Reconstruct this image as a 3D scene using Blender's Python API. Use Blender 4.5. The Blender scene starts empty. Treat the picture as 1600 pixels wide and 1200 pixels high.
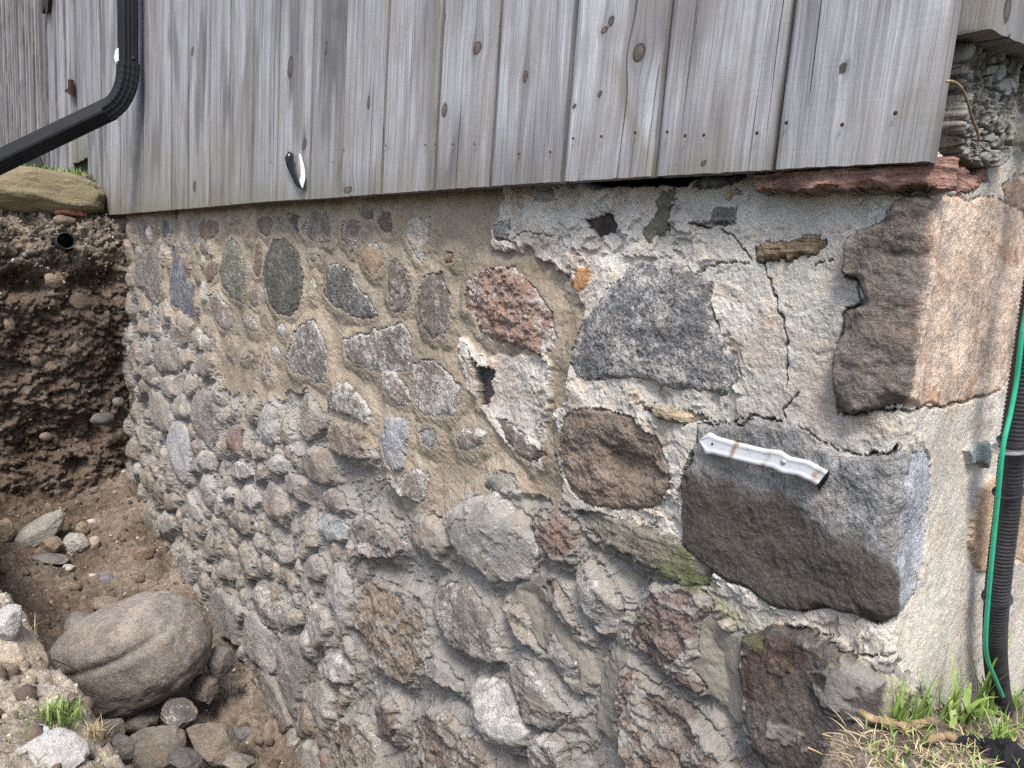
import bpy, math, random
import numpy as np
sc = bpy.context.scene
COL = sc.collection
R = math.radians

# ------------------------------------------------------------------ camera, sky, sun, exposure
F_PX = 1120.0
CAM = np.array([0.387, -1.0, 1.75])
AX = np.array([[0.63661468, 0.16450456, -0.75343214],      # world x, y, z axes seen in camera space (x right, y down, z forward)
               [0.76769772, -0.04241905, 0.63940663],
               [0.07322543, -0.98546379, -0.15329437]])
cd = bpy.data.cameras.new("camera"); cam = bpy.data.objects.new("camera", cd); COL.objects.link(cam)
cd.sensor_width = 36.0; cd.lens = F_PX / 1600 * 36.0; cd.clip_start = 0.02; cd.clip_end = 500
from mathutils import Matrix, Vector
rot = Matrix([[AX[i][0], -AX[i][1], -AX[i][2]] for i in range(3)])
cam.matrix_world = Matrix.Translation(Vector(CAM)) @ rot.to_4x4()
sc.camera = cam

SUN_EL, SUN_AZ = R(58), R(46)          # azimuth of the sun measured from -y (out of the front wall) towards +x
w = bpy.data.worlds.new("World"); sc.world = w; w.use_nodes = True
wn = w.node_tree.nodes; bg = wn["Background"]
sky = wn.new("ShaderNodeTexSky"); sky.sky_type = 'NISHITA'; sky.sun_disc = False
sky.sun_elevation = SUN_EL
sky.sun_rotation = math.pi - SUN_AZ
sky.dust_density = 3.0; sky.air_density = 1.0; sky.ozone_density = 1.0
w.node_tree.links.new(sky.outputs[0], bg.inputs[0]); bg.inputs[1].default_value = 0.12
sd_ = bpy.data.lights.new("sun", 'SUN'); sd_.energy = 1.5; sd_.angle = R(16); sd_.color = (1.0, 0.95, 0.88)
sun = bpy.data.objects.new("sun", sd_); COL.objects.link(sun)
sdir = Vector((math.sin(SUN_AZ) * math.cos(SUN_EL), -math.cos(SUN_AZ) * math.cos(SUN_EL), math.sin(SUN_EL)))
sun.rotation_euler = sdir.to_track_quat('Z', 'Y').to_euler()
sc.view_settings.view_transform = 'Standard'; sc.view_settings.look = 'None'
sc.view_settings.exposure = 1.45; sc.view_settings.gamma = 1.0
sc.cycles.max_bounces = 4; sc.cycles.diffuse_bounces = 2; sc.cycles.use_denoising = False

# ------------------------------------------------------------------ helpers
def ray(px, py): return AX @ np.array([px - 800.0, py - 600.0, F_PX])
def at(px, py, depth): return CAM + ray(px, py) * (depth / F_PX)
def on(px, py, ax, val):
    r = ray(px, py); return CAM + r * ((val - CAM[ax]) / r[ax])
def project(P):
    q = (np.asarray(P) - CAM) @ AX
    return 800 + F_PX * q[..., 0] / q[..., 2], 600 + F_PX * q[..., 1] / q[..., 2]
def sstep(a, b, x):
    t = np.clip((x - a) / (b - a), 0, 1); return t * t * (3 - 2 * t)

def _h(i, j, k, s):
    with np.errstate(over='ignore'):
        h = i * np.uint32(374761393) + j * np.uint32(668265263) + k * np.uint32(1274126177) + np.uint32((s * 2246822519 + 3266489917) & 0xffffffff)
        h = (h ^ (h >> np.uint32(15))) * np.uint32(2246822519); h = (h ^ (h >> np.uint32(13))) * np.uint32(3266489917)
        return h ^ (h >> np.uint32(16))
def n2(x, y, s=0):
    xi = np.floor(x); yi = np.floor(y); fx = (x - xi).astype(np.float32); fy = (y - yi).astype(np.float32)
    xi = xi.astype(np.int64).astype(np.uint32); yi = yi.astype(np.int64).astype(np.uint32)
    u = fx * fx * fx * (fx * (fx * 6 - 15) + 10); v = fy * fy * fy * (fy * (fy * 6 - 15) + 10)
    def g(dx, dy):
        h = _h(xi + np.uint32(dx), yi + np.uint32(dy), np.uint32(0), s)
        a = (h & np.uint32(0xffff)).astype(np.float32) * (2 * math.pi / 65536)
        return np.cos(a) * (fx - dx) + np.sin(a) * (fy - dy)
    a = g(0, 0); a = a + u * (g(1, 0) - a); b = g(0, 1); b = b + u * (g(1, 1) - b)
    return 1.5 * (a + v * (b - a))
def fbm(x, y, octv=4, rough=.5, s=0, lac=2.03):
    t = 0; a = 1.0; tot = 0
    for o in range(octv):
        t = t + a * n2(x, y, s * 17 + o); tot += a; a *= rough; x = x * lac + 3.7; y = y * lac - 1.3
    return t / tot * 1.4
def n3(P, s=0):
    X = np.asarray(P, dtype=np.float64); I = np.floor(X); f = (X - I); I = I.astype(np.int64).astype(np.uint32)
    w_ = f * f * f * (f * (f * 6 - 15) + 10)
    def g(a, b, c):
        h = _h(I[:, 0] + np.uint32(a), I[:, 1] + np.uint32(b), I[:, 2] + np.uint32(c), s)
        gx = (h & np.uint32(1023)).astype(float) / 511.5 - 1; gy = ((h >> np.uint32(10)) & np.uint32(1023)).astype(float) / 511.5 - 1; gz = ((h >> np.uint32(20)) & np.uint32(1023)).astype(float) / 511.5 - 1
        return gx * (f[:, 0] - a) + gy * (f[:, 1] - b) + gz * (f[:, 2] - c)
    def L(a, b, t): return a + t * (b - a)
    x0 = L(L(g(0,0,0), g(1,0,0), w_[:, 0]), L(g(0,1,0), g(1,1,0), w_[:, 0]), w_[:, 1])
    x1 = L(L(g(0,0,1), g(1,0,1), w_[:, 0]), L(g(0,1,1), g(1,1,1), w_[:, 0]), w_[:, 1])
    return L(x0, x1, w_[:, 2]) * 1.2
def fbm3(P, octv=4, rough=.5, s=0):
    t = 0; a = 1.; tot = 0; P = np.asarray(P, float)
    for o in range(octv):
        t = t + a * n3(P, s * 13 + o); tot += a; a *= rough; P = P * 2.03 + 1.7
    return t / tot * 1.4
def worley(x, y, s=0, jit=1.0):
    """F1, F2 and a per-cell random"""
    xi = np.floor(x).astype(np.int64); yi = np.floor(y).astype(np.int64)
    f1 = np.full(x.shape, 9., np.float32); f2 = f1.copy(); rid = np.zeros(x.shape, np.float32)
    for dx in (-1, 0, 1):
        for dy in (-1, 0, 1):
            cx = xi + dx; cy = yi + dy
            h = _h(cx.astype(np.uint32), cy.astype(np.uint32), np.uint32(7), s)
            px = cx + .5 + jit * ((h & np.uint32(0xffff)).astype(np.float32) / 65536 - .5)
            py = cy + .5 + jit * ((h >> np.uint32(16)).astype(np.float32) / 65536 - .5)
            d = np.hypot(x - px, y - py); m = d < f1
            f2 = np.where(m, f1, np.minimum(f2, d)); rid = np.where(m, (h % np.uint32(1000)).astype(np.float32) / 1000, rid); f1 = np.where(m, d, f1)
    return f1, f2, rid

def sdf_poly(x, y, P):
    """signed distance, positive inside"""
    d = np.full(x.shape, 1e9); ins = np.zeros(x.shape, bool); n = len(P)
    for i in range(n):
        ax, ay = P[i]; bx, by = P[(i + 1) % n]
        ex, ey = bx - ax, by - ay; L = ex * ex + ey * ey + 1e-12
        t = np.clip(((x - ax) * ex + (y - ay) * ey) / L, 0, 1)
        d = np.minimum(d, (x - ax - t * ex) ** 2 + (y - ay - t * ey) ** 2)
        c = ((ay > y) != (by > y)) & (x < ex * (y - ay) / (ey if abs(ey) > 1e-12 else 1e-12) + ax)
        ins ^= c
    d = np.sqrt(d); return np.where(ins, d, -d)
def dist_line(x, y, P):
    d = np.full(x.shape, 1e9)
    for (ax, ay), (bx, by) in zip(P[:-1], P[1:]):
        ex, ey = bx - ax, by - ay; L = ex * ex + ey * ey + 1e-12
        t = np.clip(((x - ax) * ex + (y - ay) * ey) / L, 0, 1)
        d = np.minimum(d, (x - ax - t * ex) ** 2 + (y - ay - t * ey) ** 2)
    return np.sqrt(d)

def obj(name, V, Fc, mat=None, parent=None, attrs=None, smooth=True, normals=None):
    """V (n,3), Fc list of faces or (m,k) array -> ONE mesh object"""
    me = bpy.data.meshes.new(name); V = np.asarray(V, np.float32)
    if isinstance(Fc, np.ndarray):
        k = Fc.shape[1]; m = Fc.shape[0]
        me.vertices.add(len(V)); me.vertices.foreach_set("co", V.ravel())
        me.loops.add(m * k); me.loops.foreach_set("vertex_index", Fc.astype(np.int32).ravel())
        me.polygons.add(m); me.polygons.foreach_set("loop_start", np.arange(0, m * k, k, dtype=np.int32))
        me.update(calc_edges=True); me.validate()
    else:
        me.from_pydata([tuple(map(float, v)) for v in V], [], [tuple(int(i) for i in f) for f in Fc]); me.update()
    if smooth: me.polygons.foreach_set("use_smooth", np.ones(len(me.polygons), bool))
    for a, val in (attrs or {}).items():
        val = np.asarray(val, np.float32)
        if val.ndim == 2:
            if val.shape[1] == 3: val = np.concatenate([val, np.ones((len(val), 1), np.float32)], 1)
            at_ = me.attributes.new(a, 'FLOAT_COLOR', 'POINT'); at_.data.foreach_set("color", val.ravel())
        else:
            at_ = me.attributes.new(a, 'FLOAT', 'POINT'); at_.data.foreach_set("value", val.ravel())
    if normals is not None: me.normals_split_custom_set_from_vertices([tuple(map(float, q)) for q in normals])
    if mat: me.materials.append(mat)
    o = bpy.data.objects.new(name, me); COL.objects.link(o)
    if parent: o.parent = parent
    return o
def tag(o, label=None, cat=None, group=None, kind=None):
    for k_, v_ in (('label', label), ('category', cat), ('group', group), ('kind', kind)):
        if v_: o[k_] = v_
    return o
def thing(name, loc, label, cat, group=None):
    o = bpy.data.objects.new(name, None); COL.objects.link(o); o.location = loc; o.empty_display_size = .05
    return tag(o, label, cat, group, 'thing')
def grid_faces(nr, nc):
    i = np.arange(nr * nc).reshape(nr, nc)
    return np.stack([i[:-1, :-1], i[:-1, 1:], i[1:, 1:], i[1:, :-1]], -1).reshape(-1, 4)

# ------------------------------------------------------------------ materials
class NB:
    def __init__(s, name):
        s.m = bpy.data.materials.new(name); s.m.use_nodes = True; s.t = s.m.node_tree; s.N = s.t.nodes
        s.b = s.N["Principled BSDF"]
    def put(s, sock, v):
        if isinstance(v, bpy.types.NodeSocket): s.t.links.new(v, sock)
        elif v is not None:
            if hasattr(sock.default_value, '__len__') and not hasattr(v, '__len__'): v = [v] * len(sock.default_value)
            elif hasattr(sock.default_value, '__len__') and len(sock.default_value) == 4 and len(v) == 3: v = (*v, 1)
            sock.default_value = v
    def attr(s, n, out='Color'):
        a = s.N.new("ShaderNodeAttribute"); a.attribute_name = n; return a.outputs[out]
    def co(s, o='Object'): return s.N.new("ShaderNodeTexCoord").outputs[o]
    def mp(s, v, sc_=(1, 1, 1), ro=(0, 0, 0), lo=(0, 0, 0)):
        m = s.N.new("ShaderNodeMapping"); s.put(m.inputs[0], v); m.inputs[1].default_value = lo; m.inputs[2].default_value = ro; m.inputs[3].default_value = sc_; return m.outputs[0]
    def noise(s, v, scale, det=4, rough=.5, dist=0, out=0):
        n = s.N.new("ShaderNodeTexNoise"); s.put(n.inputs['Vector'], v); s.put(n.inputs['Scale'], scale); n.inputs['Detail'].default_value = det; n.inputs['Roughness'].default_value = rough; n.inputs['Distortion'].default_value = dist; return n.outputs[out]
    def vor(s, v, scale, feat='F1', out='Distance', rnd=1):
        n = s.N.new("ShaderNodeTexVoronoi"); n.feature = feat; s.put(n.inputs['Vector'], v); n.inputs['Scale'].default_value = scale; n.inputs['Randomness'].default_value = rnd; return n.outputs[out]
    def math(s, op, a, b=None, c=None, clamp=False):
        n = s.N.new("ShaderNodeMath"); n.operation = op; n.use_clamp = clamp
        for i, q in enumerate((a, b, c)):
            if q is not None: s.put(n.inputs[i], q)
        return n.outputs[0]
    def mr(s, v, a, b, c=0., d=1., smooth=True):
        n = s.N.new("ShaderNodeMapRange"); n.interpolation_type = 'SMOOTHSTEP' if smooth else 'LINEAR'
        for i, q in enumerate((v, a, b, c, d)): s.put(n.inputs[i], q)
        return n.outputs[0]
    def mix(s, f, a, b, bt='MIX'):
        n = s.N.new("ShaderNodeMix"); n.data_type = 'RGBA'; n.blend_type = bt; s.put(n.inputs[0], f); s.put(n.inputs[6], a); s.put(n.inputs[7], b); return n.outputs[2]
    def sep(s, c):
        n = s.N.new("ShaderNodeSeparateColor"); s.put(n.inputs[0], c); return n.outputs[0], n.outputs[1], n.outputs[2]
    def grey(s, v):
        n = s.N.new("ShaderNodeCombineColor"); [s.put(n.inputs[i], v) for i in range(3)]; return n.outputs[0]
    def bump(s, h, dist, strength=1., nrm=None):
        n = s.N.new("ShaderNodeBump"); s.put(n.inputs['Height'], h); s.put(n.inputs['Distance'], dist); s.put(n.inputs['Strength'], strength)
        if nrm: s.put(n.inputs['Normal'], nrm)
        return n.outputs[0]
    def done(s, col, rough=.8, nrm=None, spec=.3, metal=None):
        s.put(s.b.inputs['Base Color'], col); s.put(s.b.inputs['Roughness'], rough); s.put(s.b.inputs['Specular IOR Level'], spec)
        if nrm is not None: s.put(s.b.inputs['Normal'], nrm)
        if metal is not None: s.put(s.b.inputs['Metallic'], metal)
        return s.m

def mat_masonry():
    s = NB("masonry"); v = s.co()
    tint = s.attr("tint"); lime, moss, speck = s.sep(s.attr("mk")); wet = s.attr("mk", "Alpha"); band = s.attr("bd", "Fac"); fine = s.attr("fine", "Fac")
    a = s.noise(v, 11, 5, .62); b = s.noise(v, 55, 6, .72); c = s.noise(v, 210, 4, .75); hue = s.noise(v, 23, 3, .6)
    bv = s.noise(s.mp(v, (5, 5, 75), (0, R(7), 0)), 1, 5, .65, .4)
    k = s.math('MULTIPLY', s.mr(a, .25, .75, .58, 1.42, False), s.mr(b, .25, .75, .5, 1.5, False))
    k = s.math('MULTIPLY', k, s.mr(c, .25, .75, .62, 1.38, False))
    kb = s.math('MULTIPLY_ADD', s.mr(bv, .3, .7, -.75, .75, False), band, k)
    kb = s.math('MAXIMUM', kb, .12)
    kf = s.math('MULTIPLY_ADD', s.math('SUBTRACT', kb, 1.), fine, 1.)
    col = s.mix(1., tint, s.grey(kf), 'MULTIPLY')
    col = s.mix(s.mr(hue, .5, .68, 0, .45), col, s.mix(1., col, (1.12, .95, .78, 1), 'MULTIPLY'))
    # crystals
    speck = s.math('MULTIPLY', speck, s.mr(a, .36, .56, .25, 1.))
    sp = s.noise(v, 150, 3, .8)
    col = s.mix(s.math('MULTIPLY', s.mr(sp, .545, .61), speck), col, (.5, .5, .5, 1))
    col = s.mix(s.math('MULTIPLY', s.mr(sp, .46, .39), speck), col, (.035, .035, .037, 1))
    # lime smears and mortar splashes
    ln = s.math('ADD', s.math('MULTIPLY', b, .55), s.math('MULTIPLY', a, .45))
    ln = s.math('ADD', s.math('MULTIPLY', c, .25), s.math('MULTIPLY', ln, .85))
    lm = s.mr(s.math('MULTIPLY_ADD', lime, .34, ln), .66, .73)
    col = s.mix(s.math('MULTIPLY', lm, .82), col, s.mix(c, (.36, .34, .31, 1), (.62, .6, .56, 1)))
    # damp dark soil film
    wm = s.mr(s.math('ADD', wet, s.math('MULTIPLY', s.math('SUBTRACT', ln, .55), .9)),   .30, .72)
    col = s.mix(s.math('MULTIPLY', wm, .85), col, s.mix(c, (.022, .017, .013, 1), (.075, .056, .042, 1)))
    mm = s.mr(s.math('ADD', moss, s.math('MULTIPLY', s.math('SUBTRACT', ln, .55), 1.5)), .35, .75)
    col = s.mix(s.math('MULTIPLY', mm, .8), col, s.mix(b, (.035, .055, .012, 1), (.15, .175, .05, 1)))
    hb = s.math('MULTIPLY_ADD', bv, s.math('MULTIPLY', band, 1.5), s.math('ADD', b, s.math('MULTIPLY', c, .45)))
    hb = s.math('MULTIPLY_ADD', lm, .12, hb)
    n = s.bump(hb, s.math('MULTIPLY_ADD', fine, .009, .003), .9)
    return s.done(col, .88, n, .25)
MASON = mat_masonry()

def mat_wood():
    s = NB("weathered_wood")
    g = s.attr("grain", "Vector"); knot, stain, tone = s.sep(s.attr("wd")); dark = s.attr("wd", "Alpha")
    f1 = s.noise(s.mp(g, (260, 260, 5)), 1, 4, .6); f2 = s.noise(s.mp(g, (70, 70, 1.6)), 1, 5, .6, .3); f3 = s.noise(s.mp(g, (16, 16, 1.3)), 1, 3, .55, .4)
    blot = s.noise(s.mp(g, (9, 9, 4)), 1, 4, .6)
    saw = s.noise(s.mp(g, (10, 10, 170), (0, R(9), 0)), 1, 3, .6, .3)
    fuzz = s.noise(s.mp(g, (420, 420, 22)), 1, 3, .65)
    k = s.math('ADD', s.math('MULTIPLY', s.mr(f1, .25, .75, -.5, .5, False), .62), s.math('MULTIPLY', s.mr(f2, .25, .75, -.5, .5, False), .95))
    k = s.math('ADD', k, s.math('MULTIPLY', s.mr(fuzz, .25, .75, -.5, .5, False), .22))
    k = s.math('ADD', k, s.math('MULTIPLY', s.mr(saw, .3, .7, -.5, .5, False), s.mr(blot, .4, .65, .0, .07)))
    k = s.math('ADD', k, 1.0)
    col = s.mix(1., (.312, .315, .33, 1), s.grey(s.math('MULTIPLY', k, tone)), 'MULTIPLY')
    streak = s.mr(f3, .50, .68)
    col = s.mix(s.math('MULTIPLY', streak, .6), col, s.mix(f1, (.06, .053, .052, 1), (.17, .155, .152, 1)))
    col = s.mix(s.math('MULTIPLY', dark, s.mr(f2, .3, .7, .55, 1., False)), col, s.mix(f1, (.028, .025, .024, 1), (.10, .092, .09, 1)))
    col = s.mix(s.mr(blot, .44, .68, 0, .65), col, s.mix(f1, (.15, .138, .125, 1), (.32, .305, .285, 1)))
    crack = s.mr(s.noise(s.mp(g, (120, 120, 1.1)), 1, 2, .5), .69, .73)
    col = s.mix(s.math('MULTIPLY', crack, .85), col, (.03, .027, .025, 1))
    gn = s.math('MULTIPLY', stain, s.mr(f2, .3, .7, .4, 1., False))
    col = s.mix(gn, col, s.mix(f1, (.1, .09, .055, 1), (.24, .225, .15, 1)))
    rings = s.noise(s.mp(g, (500, 500, 40)), 1, 2, .5)
    col = s.mix(s.mr(knot, .12, .34, 0, .92), col, s.mix(rings, (.022, .018, .016, 1), (.07, .058, .05, 1)))
    col = s.mix(s.mr(knot, .42, .62, 0, .8), col, s.mix(rings, (.06, .05, .042, 1), (.2, .17, .145, 1)))
    h = s.math('ADD', s.math('MULTIPLY', f1, .5), s.math('ADD', s.math('MULTIPLY', f2, .5), s.math('MULTIPLY', saw, .1)))
    h = s.math('SUBTRACT', s.math('ADD', h, s.math('MULTIPLY', fuzz, .35)), s.math('MULTIPLY', crack, 1.2))
    return s.done(col, .85, s.bump(h, .0032, .9), .2)
WOOD = mat_wood()

def mat_soil():
    s = NB("soil"); v = s.co(); dry = s.attr("dry", "Fac")
    a = s.noise(v, 6, 5, .6); b = s.noise(v, 38, 6, .7); c = s.noise(v, 170, 4, .7)
    k = s.math('MULTIPLY', s.mr(a, .25, .75, .55, 1.45, False), s.math('MULTIPLY', s.mr(b, .25, .75, .4, 1.6, False), s.mr(c, .25, .75, .6, 1.4, False)))
    col = s.mix(dry, (.084, .058, .042, 1), (.35, .305, .25, 1))
    col = s.mix(1., col, s.grey(k), 'MULTIPLY')
    col = s.mix(s.mr(s.noise(v, 90, 3, .7), .63, .68, 0, .6), col, (.3, .26, .21, 1))
    h = s.math('ADD', b, s.math('MULTIPLY', c, .5))
    return s.done(col, .95, s.bump(h, .014, 1.), .1)
SOIL = mat_soil()

def plain(name, col, rough=.6, spec=.4, metal=0., var=.35, scale=60, bump=.0005):
    s = NB(name); v = s.co(); a = s.noise(v, scale, 5, .65); b = s.noise(v, scale * .2, 3, .6)
    k = s.math('MULTIPLY', s.mr(a, .3, .7, 1 - var, 1 + var, False), s.mr(b, .3, .7, 1 - var, 1 + var, False))
    return s.done(s.mix(1., (*col, 1), s.grey(k), 'MULTIPLY'), s.mr(a, .3, .7, rough * .8, min(1, rough * 1.2), False), s.bump(a, bump, .6), spec, metal)
BLACK_PAINT = plain("black_painted_metal", (.009, .010, .012), .6, .22, 0, .3, 40)
BLACK_PLASTIC = plain("black_plastic", (.022, .022, .024), .45, .5, 0, .4, 120)
CLOTH = plain("black_fabric", (.012, .012, .014), .8, .2, 0, .4, 300, .001)
GALV = plain("galvanised_metal", (.42, .43, .45), .42, .5, .6, .15, 80)
RUST = plain("rusty_metal", (.035, .02, .015), .85, .2, 0, .5, 120, .002)
GREENW = plain("green_wire_jacket", (.02, .36, .2), .4, .5, 0, .12, 90, .0002)
WHITE = plain("white_plastic", (.75, .76, .78), .5, .4, 0, .08, 90)
STRAW = plain("dry_straw", (.42, .33, .19), .8, .2, 0, .4, 120)
ROOT = plain("root_bark", (.24, .17, .1), .85, .2, 0, .45, 90, .002)
BRICK = plain("old_brick", (.12, .05, .036), .9, .2, 0, .4, 90, .003)
DARK = plain("void_shade", (.02, .017, .014), .95, .1, 0, .5, 40, .01)  # near black colour that holds the shade of gaps and void
def mat_leaf(name, c1, c2):
    s = NB(name); t = s.attr("lf", "Fac"); n = s.noise(s.co(), 60, 2, .5)
    col = s.mix(t, c1, c2); col = s.mix(1., col, s.grey(s.mr(n, .3, .7, .75, 1.25, False)), 'MULTIPLY')
    s.put(s.b.inputs['Transmission Weight'], 0.0)
    return s.done(col, .5, None, .4)
LEAF = mat_leaf("grass_blade", (.075, .16, .03, 1), (.26, .34, .09, 1))
DRYG = mat_leaf("dry_grass_blade", (.3, .23, .12, 1), (.55, .45, .27, 1))
def mat_strap():
    s = NB("worn_white_strap"); r = s.attr("rust", "Fac"); v = s.co(); n = s.noise(v, 120, 4, .7)
    rm = s.mr(s.math('ADD', r, s.math('MULTIPLY', s.math('SUBTRACT', n, .5), 1.1)), .35, .8)
    col = s.mix(rm, s.mix(n, (.42, .43, .45, 1), (.62, .63, .65, 1)), (.3, .2, .12, 1))
    chip = s.mr(s.noise(v, 210, 3, .7), .66, .69)
    return s.done(s.mix(chip, col, (.12, .1, .09, 1)), .65, s.bump(n, .0006, .5), .2)
STRAP = mat_strap()

# ------------------------------------------------------------------ foundation wall: one surface unrolled round the corner, s<0 front, s>0 return side
Q = 1.25                                         # photo pixels per grid column
def cshift(z): return np.interp(z, [.9, 1.28, 1.6, 1.9, 2.4], [.045, .035, .012, 0., -.02])
RC = .022
def unroll(s, z, h):
    t = np.clip((s + RC) / (2 * RC), 0, 1); th = t * math.pi / 2
    bx = np.where(s < -RC, s, np.where(s > RC, 0, -RC * (1 - t) ** 2)); by = np.where(s > RC, s, np.where(s < -RC, 0, RC * t ** 2))
    return np.stack([bx + cshift(z) + h * np.sin(th), by - h * np.cos(th), z], -1)
def to_wall(px, py):
    p = on(px, py, 1, 0.0)
    s = p[0] - cshift(p[2])
    if s <= 0: return s, p[2]
    z = 1.5
    for _ in range(5):
        p = on(px, py, 0, float(cshift(z))); z = p[2]
    return max(p[1], 0.0), p[2]
def s_front(px): return to_wall(px, 600)[0]
cols = [s_front(x) for x in np.arange(110, 1428, Q)]
cols = [-5.75, -5.5] + [c for c in cols if c > -5.3]
cols += list(np.arange(cols[-1] + .0022, .66, .0024)) + list(np.arange(.67, 1.5, .02))
cols = np.array(cols)
zr = [2.25]
while zr[-1] > 1.12: zr.append(zr[-1] - .0021)
while zr[-1] > -.12: zr.append(zr[-1] - .0021 * max(1, (1.75 - zr[-1]) / .62))
rows = np.array(zr)
S, Z = np.meshgrid(cols, rows)
NR, NC = S.shape
PP = unroll(S, Z, 0 * S); PX, PY = project(PP.reshape(-1, 3)); PX = PX.reshape(S.shape); PY = PY.reshape(S.shape)
vis = (PX > -60) & (PX < 1680) & (PY > -60) & (PY < 1290)

def zone(pts, soft, wob=0, s=0):
    """mask from an outline given in photo pixels, softened in metres on the wall"""
    P = [to_wall(*p) for p in pts]
    x = S + wob * fbm(S * 12, Z * 12, 4, .6, 900 + s); y = Z + wob * fbm(S * 12, Z * 12, 4, .6, 950 + s)
    return sstep(-soft, soft, sdf_poly(x, y, P)).astype(np.float32)
front_old = [(786, 285), (778, 330), (768, 352), (776, 385), (830, 392), (868, 412), (900, 440), (910, 500), (896, 560), (893, 590), (872, 650), (876, 720), (890, 775), (960, 850), (1060, 905), (1130, 945), (1180, 985), (1300, 990), (1395, 1030)]
Zlime = np.maximum(zone(front_old + [(1500, 1130), (1640, 1200), (1640, -30), (1440, -30), (1300, 200)], .004, .03, 1),
                   zone([(716, 525), (735, 540), (770, 560), (850, 545), (864, 575), (852, 640), (848, 700), (838, 730), (790, 690), (745, 620), (712, 570)], .004, .02, 2))
Ztan = zone([(120, 320), (800, 270), (786, 330), (870, 412), (905, 470), (905, 560), (880, 640), (876, 720), (893, 770), (860, 790), (800, 775), (745, 775), (690, 805), (655, 800), (600, 742), (585, 700), (530, 660), (470, 610), (400, 632), (345, 605), (330, 560), (290, 520), (225, 440), (190, 420)], .004, .04, 3)
Ztan = Ztan * (1 - Zlime)
Zret = sstep(-.01, .03, S + .01 * fbm(S * 20, Z * 20, 3, .6, 77))

CR = {'A': (200, 300, 4), 'G': (200, 550, 4), 'D': (400, 550, 4), 'B': (600, 280, 4), 'H': (900, 250, 4), 'E': (700, 550, 4), 'F': (1050, 600, 4), 'J': (650, 850, 3.4289), 'K': (250, 850, 3.4289), 'M': (0, 0, 1)}
# crop, outline, profile, tint, height (m), [speck, lime, moss, wet, band], name, label
ST = []
def st(c, pts, prof='r', tint=(.2, .17, .14), H=.02, sp=.0, li=.1, mo=0., we=0., bd=0., name='fieldstone', label=None):
    ox, oy, k = CR[c]; v = [float(q) for q in pts.replace(',', ' ').split()]
    ST.append(dict(p=[(ox + v[i] / k, oy + v[i + 1] / k) for i in range(0, len(v), 2)], prof=prof, tint=tint, H=H, mk=(li, mo, sp, we), bd=bd, name=name, label=label))
GRY = (.24, .23, .215); BRN = (.17, .125, .095); TAN = (.34, .28, .21); PNK = (.27, .215, .19); PAL = (.36, .34, .315); DRK = (.105, .108, .1); BLU = (.13, .14, .165); GRN = (.15, .16, .115); MUD = (.225, .195, .16)
st('A', '270,335 300,370 345,440 375,545 415,590 415,790 350,785 325,720 270,710 260,620 268,520 280,430', 'f', BLU, .018, .5, .25, label='tall blue grey stone')
st('A', '95,370 155,340 200,370 195,470 205,560 200,650 160,695 120,660 100,560 90,450', 'f', (.19, .165, .15), .02, .2, .15)
st('A', '440,215 470,165 560,180 570,245 530,295 490,312 450,280', 'r', BRN, .016, 0, .1)
st('A', '595,165 630,138 690,150 712,180 690,208 630,208', 'r', (.34, .29, .23), .022)
st('A', '740,235 765,190 778,250 760,298 730,285', 'r', (.36, .25, .17), .012)
st('A', '800,180 850,150 890,165 905,190 885,260 855,283 815,250 800,215', 'f', (.18, .145, .12), .014)
st('A', '925,165 950,148 975,170 970,205 935,200', 'r', GRY, .012)
st('A', '985,140 1040,135 1075,160 1070,240 1055,265 1030,215 995,170', 'f', (.1, .085, .075), .01, 0, .2)
st('A', '1100,190 1160,120 1225,100 1265,170 1265,290 1255,325 1150,310 1100,270 1090,230', 'f', (.22, .185, .155), .014, .2, .3)
st('A', '1330,220 1380,170 1440,185 1460,250 1430,320 1395,385 1360,330 1325,270', 'f', (.22, .18, .15), .014, .1, .3)
st('A', '1440,100 1490,75 1530,110 1535,160 1490,172 1450,135', 'f', MUD, .012, .1, .2)
st('A', '1560,190 1590,120 1640,130 1650,240 1600,265', 'f', BRN, .012, .1, .2)
st('A', '1465,370 1530,310 1590,360 1600,450 1560,500 1520,525 1480,480 1455,430', 'r', (.36, .26, .17), .02, 0, .15, label='golden tan stone')
st('A', '610,330 650,295 690,330 720,420 740,500 715,600 695,685 640,660 590,590 565,490 590,420', 'f', GRN, .018, .35, .22, .15, label='mottled green stone')
st('A', '795,340 820,318 835,380 830,525 800,530 780,500 790,420', 'f', BRN, .012, 0, .1)
st('A', '900,300 980,300 1050,360 1080,430 1095,530 1090,650 1050,750 1000,780 930,765 880,700 850,590 840,500 860,410', 'f', (.085, .088, .072), .02, .25, .12, .08, label='large dark green stone')
st('A', '485,480 520,435 560,450 555,520 510,575 485,540', 'r', BRN, .02)
st('A', '745,640 790,590 825,650 820,715 790,730 755,680', 'r', (.2, .16, .13), .02, 0, .2)
st('A', '1125,400 1165,385 1200,400 1190,438 1140,436', 'r', (.2, .165, .13), .012)
st('A', '1130,600 1155,515 1180,590 1160,680 1135,650', 'f', (.46, .42, .32), .012)
st('A', '1240,455 1330,455 1400,500 1420,580 1480,640 1540,720 1560,780 1500,800 1420,780 1330,740 1270,700 1210,640 1230,560', 'f', DRK, .016, .55, .22, .05, label='dark speckled wedge stone')
st('A', '500,650 550,615 590,680 640,730 665,830 640,870 590,860 550,810 510,720', 'f', PNK, .018, .15, .3)
st('A', '720,800 760,770 800,800 815,860 790,880 745,855', 'r', PNK, .016, 0, .25)
st('A', '830,800 850,770 875,830 865,870 840,850', 'r', MUD, .01)
st('A', '935,840 965,815 990,860 965,915 935,885', 'r', (.48, .48, .49), .014, 0, .1)
st('A', '610,930 640,900 660,960 645,1020 615,990', 'r', TAN, .014)
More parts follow.
